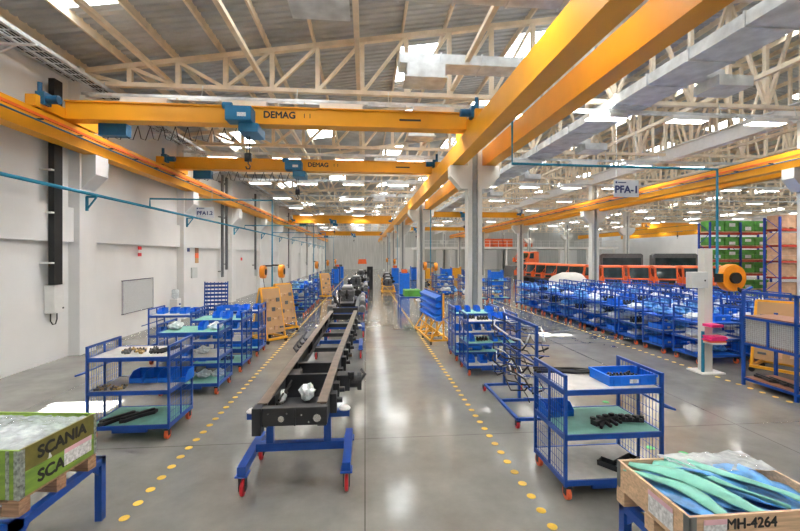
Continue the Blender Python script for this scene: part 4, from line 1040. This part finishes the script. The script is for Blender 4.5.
# bin board stand at right of aisle
e = thing('bin_board_stand', 'amber wheeled stand with a tall blue louvred bin board facing the aisle', 'stand', (2.3, 13.6, 0), 0.08)
m = MB()
for y in (-1.2, -0.4, 0.4, 1.2):
    m.bar((-0.35,y,0.15),(0.25,y,0.15),0.05); m.bar((-0.35,y,0.15),(0.02,y,0.75),0.04); m.bar((0.06,y,0.15),(0.06,y,1.62),0.05)
    for s in (-0.35,): m.bar((s,y,0.15),(s+0.18,y+0.4 if y < 1 else y,0.45),0.03)
m.bar((-0.35,-1.2,0.15),(-0.35,1.2,0.15),0.05); m.bar((0.25,-1.2,0.15),(0.25,1.2,0.15),0.05); m.bar((-0.16,-1.2,0.45),(-0.16,1.2,0.45),0.035)
part('frame', m, yelfr, e)
m = MB(); m.box(0.0, 0.03, -1.18, 1.18, 0.72, 1.6); part('board', m, blue, e)
for k in range(4):
    m = MB(); z = 0.75+0.21*k; m.hexa([(-0.16,-1.16,z),(0,-1.16,z),(0,1.16,z),(-0.16,1.16,z),(-0.19,-1.16,z+0.09),(0,-1.16,z+0.17),(0,1.16,z+0.17),(-0.19,1.16,z+0.09)]); part('bin_row', m, bluebin, e, 'row of bright blue bins')
for y in (-1.15, 0, 1.15):
    for x in (-0.33, 0.22):
        m = MB(); m.cyl((x,y,0.06),0.06,0.04,'x',12); part('wheel', m, rub, e)

# blue peg rack at left wall
e = thing('peg_rack', 'upright blue perforated rack leaning near the left wall', 'rack', (-6.95, 19.4, 0), 0.15)
m = MB()
for x in (-0.5, 0.5): m.bar((x,0,0.0),(x,0.12,1.6),0.05)
for k in range(8): m.bar((-0.5,0.02*k,0.3+0.17*k),(0.5,0.02*k,0.3+0.17*k),0.03,0.1)
for k in range(6): m.bar((-0.4+0.16*k,0.03,0.25),(-0.4+0.16*k,0.1,1.58),0.03)
m.bar((-0.5,-0.25,0.03),(-0.5,0.3,0.03),0.05); m.bar((0.5,-0.25,0.03),(0.5,0.3,0.03),0.05)
part('frame', m, blue, e)
e = thing('water_dispenser', 'white floor standing dispenser against the left wall by the second pilaster', 'dispenser', (-7.95, 17.6, 0))
m = MB(); m.box(-0.16,0.16,-0.18,0.18,0,1.0); part('body', m, white, e, bevel=0.02)
m = MB(); m.lathe([(0.05,1.0),(0.13,1.06),(0.14,1.35),(0.1,1.4)],(0,0,0),'z',16); part('bottle', m, bag, e, smooth=True)
m = MB(); m.box(0.16,0.2,-0.05,0.05,0.75,0.8); part('tap', m, blue, e)

# ------------------------------------------------------------------ blue workbench at right edge
e = thing('shelf_bench', 'blue mesh backed shelf bench with brown boards at the right edge', 'bench', (8.2, 8.06, 0))
f = MB(); t = 0.05
for y in (-0.02, -1.1, -2.2):
    for x in (0.025, 0.8): f.bar((x,y,0),(x,y,2.04 if x < 0.5 else 1.55),t)
    for z in (0.14, 0.9, 1.47): f.bar((0,y,z),(0.82,y,z),0.04)
f.bar((0.025,0,2.02),(0.025,-2.2,2.02),t)
for z in (0.14, 0.9, 1.47): f.bar((0.025,0,z),(0.025,-2.2,z),0.04,0.05); f.bar((0.8,0,z),(0.8,-2.2,z),0.04,0.05)
for y in (-0.55, -1.65): f.bar((0.025,y,0.9),(0.025,y,1.47),0.035)
f.bar((0.025,0,2.02),(0.25,0,2.12),0.04)
part('frame', f, blue, e)
for z in (0.16, 0.925, 1.495):
    s = MB(); s.box(0.04,0.78,-2.18,-0.02,z,z+0.02); part('shelf', s, brownb, e)
w = MB()
for i in range(54): w.box(0.03,0.034,-0.04-i*0.04,-0.037-i*0.04,0.93,1.46)
for i in range(13): w.box(0.03,0.034,-2.18,-0.02,0.95+i*0.04,0.953+i*0.04)
part('wire_mesh', w, galv, e)
w = MB(); w.box(0.05,0.06,-2.15,-0.05,0.96,1.44); part('back_panel', w, mat('mesh_backing', (0.42,0.42,0.40), 0.6, var=0.2, scale=20), e)
for k, (y, x) in enumerate(((7.75, 8.45), (7.5, 8.5), (7.2, 8.45))):
    item('pad', x, y, 0.182, 1.4, 'long black part on the bottom board of the blue bench, %s from its far end' % ORD[k], 'part')
# ------------------------------------------------------------------ orange cabs
def make_cab():
    e = empty('vehicle_cab'); m = MB(); W = 1.08
    m.prism([(-0.05,0.45),(0.0,0.95),(0.1,1.0),(0.26,1.9),(0.42,2.02),(2.0,2.02),(2.08,1.9),(2.08,0.45)], 'x', -W, W)
    part('body', m, orange, e, bevel=0.04)
    m = MB(); m.hexa([(-0.92,0.06,1.0),(0.92,0.06,1.0),(0.92,0.2,1.0),(-0.92,0.2,1.0),(-0.92,0.21,1.84),(0.92,0.21,1.84),(0.92,0.36,1.84),(-0.92,0.36,1.84)]); part('windscreen', m, glassd, e)
    for s in (-1, 1):
        m = MB(); m.hexa([(s*W-0.01,0.25,1.05),(s*W+0.01,0.25,1.05),(s*W+0.01,1.1,1.05),(s*W-0.01,1.1,1.05),(s*W-0.01,0.42,1.8),(s*W+0.01,0.42,1.8),(s*W+0.01,1.1,1.8),(s*W-0.01,1.1,1.8)]); part('side_window', m, glassd, e)
        m = MB(); m.cyl((s*0.82,-0.04,0.75),0.09,0.05,'y',12); part('headlight', m, wlabel, e)
        m = MB(); m.box(s*1.12-0.14,s*1.12+0.14,-0.34,-0.1,0.55,1.15); m.bar((s*1.05,0.1,1.5),(s*1.14,-0.18,1.12),0.05); part('mirror', m, orange, e)
        m = MB(); m.cyl((s*0.85,0.9,0.36),0.36,0.25,'x',20); part('wheel', m, rub, e)
    m = MB(); m.box(-0.75,0.75,-0.1,-0.03,0.62,0.88); part('grille', m, dark, e)
    m = MB(); m.box(-W-0.02,W+0.02,-0.06,0.2,0.38,0.58); part('bumper', m, dgrey, e)
    m = MB(); m.box(-0.5,0.5,0.1,2.0,0.0,0.45); part('underframe', m, dark, e)
    return e
k = 0
for q in range(6):
    t = q/6
    dup('cab', make_cab, (18.2+0.9*t, 45.0-12.3*t, 0), math.radians(-62), 'orange vehicle cab in the row beyond the trolleys, %s from left' % ORD[k], 'vehicle', 'orange vehicles', (0.76,1,1)); k += 1
for q in range(5):
    dup('cab', make_cab, (20.3+1.78*q, 31.2-0.72*q, 0), math.radians(-22), 'orange vehicle cab in the row beyond the trolleys, %s from left' % ORD[k], 'vehicle', 'orange vehicles', (0.74,1,1)); k += 1
for k, (x, y, l) in enumerate(((31.5, 38.5, 'dark grey vehicle body behind the orange cabs, beside the green crate rack'), (26.5, 39.5, 'dark grey vehicle body behind the orange cabs, farther from the rack'))):
    e = thing('parked_van', l, 'vehicle', (x, y, 0), -0.5)
    m = MB(); m.prism([(-1.9,0.5),(1.9,0.5),(1.9,2.9),(1.7,3.05),(-1.7,3.05),(-1.9,2.9)], 'y', -1.1, 1.1); part('shell', m, dgrey, e, bevel=0.04)
    m = MB(); m.box(-1.7,1.7,-1.13,-1.09,1.7,2.6); part('window_band', m, glassd, e)
    for sx in (-1.2,1.2):
        m = MB(); m.cyl((sx,-0.9,0.45),0.45,0.3,'y',18); part('wheel', m, rub, e)
m = MB(); m.box(20.5,25,54,57.5,0,1.4); single('service_ramp', m, dgrey, 'grey service ramp under the separate orange vehicle', 'ramp')
dup('cab', make_cab, (22.2, 55.2, 1.4), math.radians(-60), 'separate orange vehicle raised beyond the left end of the row', 'vehicle', None, (1,1.2,1))
m = MB(); m.blob((0,0,0.75),(1.5,1.1,0.8),3,n=18,m=10,amp=0.06); single('dust_cover', m, white, 'big white rounded cover in front of the orange row', 'cover', loc=(15.6, 29.5, 0), smooth=True)

# ------------------------------------------------------------------ pallet racks with crates
def rack(x, y, nb, bw, label, kind):
    e = thing('pallet_rack', label, 'rack', (x, y, 0)); lv = (0.15, 1.3, 2.45, 3.6, 4.75)
    for k in range(nb+1):
        m = MB(); xx = k*bw
        for yy in (0, 1.1): m.box(xx-0.06,xx+0.06,yy-0.06,yy+0.06,0,5.6)
        z = 0.2; s = 0
        while z < 5.2: m.bar((xx,0 if s else 1.1,z),(xx,1.1 if s else 0,z+0.9),0.035); z += 0.9; s ^= 1
        part('upright_frame', m, rackb, e)
    for z in lv[1:]:
        m = MB()
        for yy in (0, 1.1): m.box(0.06,nb*bw-0.06,yy-0.03,yy+0.03,z-0.14,z)
        for i in range(nb*6): m.box(i*bw/6+0.1,i*bw/6+0.16,0,1.1,z-0.02,z)
        part('beam', m, rackr, e)
    for li, z in enumerate(lv):
        for k in range(nb*2):
            cx = x+bw/4+k*bw/2+(0.03 if k % 2 == 0 else -0.03); hh = 0.86+0.1*((k*3+li*5) % 3) - 0.08
            z2 = z if li else 0.0
            if kind == 'g':
                mk2 = lambda: make_gcrate(); key = 'gcr%d' % ((k+li)%2)
                dup(key, (lambda q=(k+li)%2: make_gcrate(q)), (cx, y+0.55, z2), 0, 'stacked green crate on level %s of the left pallet rack, %s across' % (('one','two','three','four','five')[li], ORD[k]), 'crate', 'crates on the left rack', (bw/2-0.17, 0.96, hh))
            else:
                dup('bcr', make_bcrate, (cx, y+0.55, z2), 0, 'tan carton stack on level %s of the right pallet rack, %s across' % (('one','two','three','four','five')[li], ORD[k]), 'crate', 'crates on the right rack', (bw/2-0.17, 0.96, min(hh+0.1, 0.98)))
def make_gcrate(q=0):
    e = empty('storage_crate'); m = MB(); m.box(-0.5,0.5,-0.5,0.5,0.12,0.55); m.box(-0.5,0.5,-0.5,0.5,0.56,1.0); part('box', m, gcrate, e)
    m = MB(); m.box(-0.5,0.5,-0.5,0.5,0.09,0.12)
    for xx in (-0.42,0,0.42): m.box(xx-0.08,xx+0.08,-0.5,0.5,0,0.09)
    part('pallet', m, wood, e)
    m = MB(); m.box(-0.2,0.25,-0.512,-0.5,0.2+0.3*q,0.5+0.3*q); part('label_sheet', m, wlabel, e)
    return e
def make_bcrate():
    e = empty('storage_crate'); m = MB()
    for a in (0,1):
        for b6 in (0,1,2): m.box(-0.5+a*0.505,-0.005+a*0.505,-0.5,0.5,0.12+b6*0.295,0.405+b6*0.295)
    part('box', m, card, e)
    m = MB(); m.box(-0.5,0.5,-0.5,0.5,0.09,0.12)
    for xx in (-0.42,0,0.42): m.box(xx-0.08,xx+0.08,-0.5,0.5,0,0.09)
    part('pallet', m, wood, e); return e
rack(28.4, 30.7, 2, 2.75, 'blue and red pallet rack filled with green crates', 'g')
rack(29.3, 25.9, 3, 2.75, 'blue and red pallet rack filled with tan cartons at the right edge', 'b')

# ------------------------------------------------------------------ mezzanine and far features
e = thing('mezzanine', 'white mezzanine platform at the far end right of the aisle', 'mezzanine', (0,0,0))
m = MB(); m.box(9, 44, 66, 76, 4.0, 4.35); part('deck', m, white, e)
for k in range(8):
    m = MB(); m.box(9.5+4.8*k, 9.8+4.8*k, 66.2, 66.5, 0, 4.0); part('post', m, white, e)
m = MB()
for z in (4.85, 5.35): m.box(9, 44, 66.05, 66.1, z, z+0.06)
for k in range(24): m.box(9+1.5*k, 9.06+1.5*k, 66.05, 66.11, 4.35, 5.35)
part('railing', m, white, e)
for k, x in enumerate((19.0, 21.0, 22.9, 24.8, 28.4)):
    m = MB(); m.box(-0.8,0.8,-0.8,0.8,0,1.45)
    for i in range(3): m.box(-0.82,0.82,-0.82,-0.8,0.3+0.45*i,0.36+0.45*i)
    single('orange_container', m, orange, 'orange container on the far mezzanine, %s from left' % ORD[k], 'container', loc=(x, 68.5, 4.35))
for k in range(5):
    m = MB(); m.box(0,4.2,0,0.12,0,4.6)
    for i in range(8): m.box(0,4.2,-0.03,0,0.3+0.55*i,0.36+0.55*i)
    struct('door_%d' % (k+1), m, white, loc=(6+9*k, YB-0.14, 0))
for k, (x, y) in enumerate(((5.8, 45), (7.4, 47), (6.4, 51), (9, 44), (11, 48), (10, 38), (12, 36))):
    m = MB(); m.box(-0.6,0.6,-0.4,0.4,0.12,0.2); m.box(-0.55,0.55,-0.35,0.35,0.2,1.1); m.box(-0.62,-0.56,-0.4,0.4,0.1,1.5); m.box(0.56,0.62,-0.4,0.4,0.1,1.5); m.box(-0.5,0.5,-0.3,0.3,1.1,1.35)
    for sx in (-1,1):
        for sy in (-1,1): m.cyl((sx*0.5,sy*0.33,0.06),0.06,0.04,'x',10)
    single('loaded_cart', m, [bluebin, yelfr, blue][k%3], 'far loaded cart on the open floor between column rows, %s from the camera' % ORD[k], 'cart', loc=(x, y, 0))
for k, (x, y) in enumerate(((7.2, 19.5), (8.9, 20.6), (6.0, 21.5))):
    dup('pal3', lambda: make_pallet(1.2, 0.8, wood), (x, y+7, 0), 0.4*k, 'wooden floor pallet right of the aisle columns, %s from camera' % ORD[k], 'pallet')
    for q in range(3):
        item(['bag1','bag2','bagb'][q], x-0.3+0.3*q, y+7, 0.14, 0.4*k, 'wrapped part on the %s wooden floor pallet' % ORD[k], 'part', 'parts on floor pallets', (1.3,1.7,3))
# blue cabinets beside aisle far
for k, (x, y, h, mm) in enumerate(((2.75, 28.0, 1.6, bluebin), (3.2, 33, 1.5, blue), (3.0, 40, 1.6, bluebin), (-3.0, 41, 1.5, bluebin), (-3.1, 45, 1.6, blue), (-3.0, 50, 1.5, bluebin))):
    e = thing('tool_cabinet', 'blue tool cabinet beside the aisle, %s' % ('right side, %s from camera' % ORD[k] if k < 3 else 'left side, %s from camera' % ORD[k-3]), 'cabinet', (x, y, 0))
    m = MB(); m.box(-0.35,0.35,-0.3,0.3,0.05,h); part('body', m, mm, e)
    for i in range(4):
        m = MB(); m.box(-0.32,0.32,-0.32,-0.3,0.1+i*h/4.3,0.05+(i+1)*h/4.3); part('drawer', m, mm, e)
    m = MB(); m.box(-0.2,0.2,-0.2,0.2,h,h+0.25); part('top_box', m, [orange,dgrey][k%2], e)

# ------------------------------------------------------------------ floor paint
def dots(x, ya, yb, sp, label, r=0.052, mm=yelp, along='y'):
    m = MB(); k = ya
    while k < yb:
        c = (x, k, 0.002) if along == 'y' else (k, x, 0.002)
        m.cyl(c, r, 0.004, 'z', 12); k += sp
    single('floor_marking', m, mm, label, 'floor marking')
dots(-2.56, 3.2, 60, 0.262, 'dotted yellow line on the floor left of the chassis')
dots(1.93, 3.2, 60, 0.262, 'dotted yellow line on the floor right of the aisle')
dots(8.12, 7.0, 32, 0.262, 'dotted yellow line in front of the storage trolleys')
dots(24.5, -2.5, 1.8, 0.262, 'dotted yellow line crossing the aisle in the distance', along='x')
m = MB()
for (x, y) in ((4.15, 5.5), (4.5, 5.3), (3.7, 8.2), (4.6, 7.3)): m.cyl((x, y, 0.002), 0.06, 0.004, 'z', 12)
single('floor_marking', m, greenp, 'green dots painted on the floor behind the nearest right trolley', 'floor marking')

# ------------------------------------------------------------------ light
w = bpy.data.worlds.new('World'); sc.world = w; w.use_nodes = True
bg = w.node_tree.nodes['Background']; bg.inputs['Color'].default_value = (0.75, 0.87, 1, 1); bg.inputs['Strength'].default_value = 4
s = bpy.data.lights.new('sun', 'SUN'); s.energy = 60; s.angle = 0.01; so = bpy.data.objects.new('sun', s); C.objects.link(so)
so.rotation_euler = Vector((0.04, -0.28, 1)).to_track_quat('Z', 'Y').to_euler()

# ------------------------------------------------------------------ camera
cam = bpy.data.cameras.new('camera'); co = bpy.data.objects.new('camera', cam); C.objects.link(co)
co.location = (0, 0, 2.8); co.rotation_euler = (PI/2, 0, math.radians(-5)); cam.sensor_width = 36; cam.lens = 18; cam.shift_y = -9.5/800; cam.clip_end = 300
sc.camera = co
sc.view_settings.view_transform = 'Standard'; sc.view_settings.look = 'None'; sc.view_settings.gamma = 1; sc.view_settings.exposure = 0.5
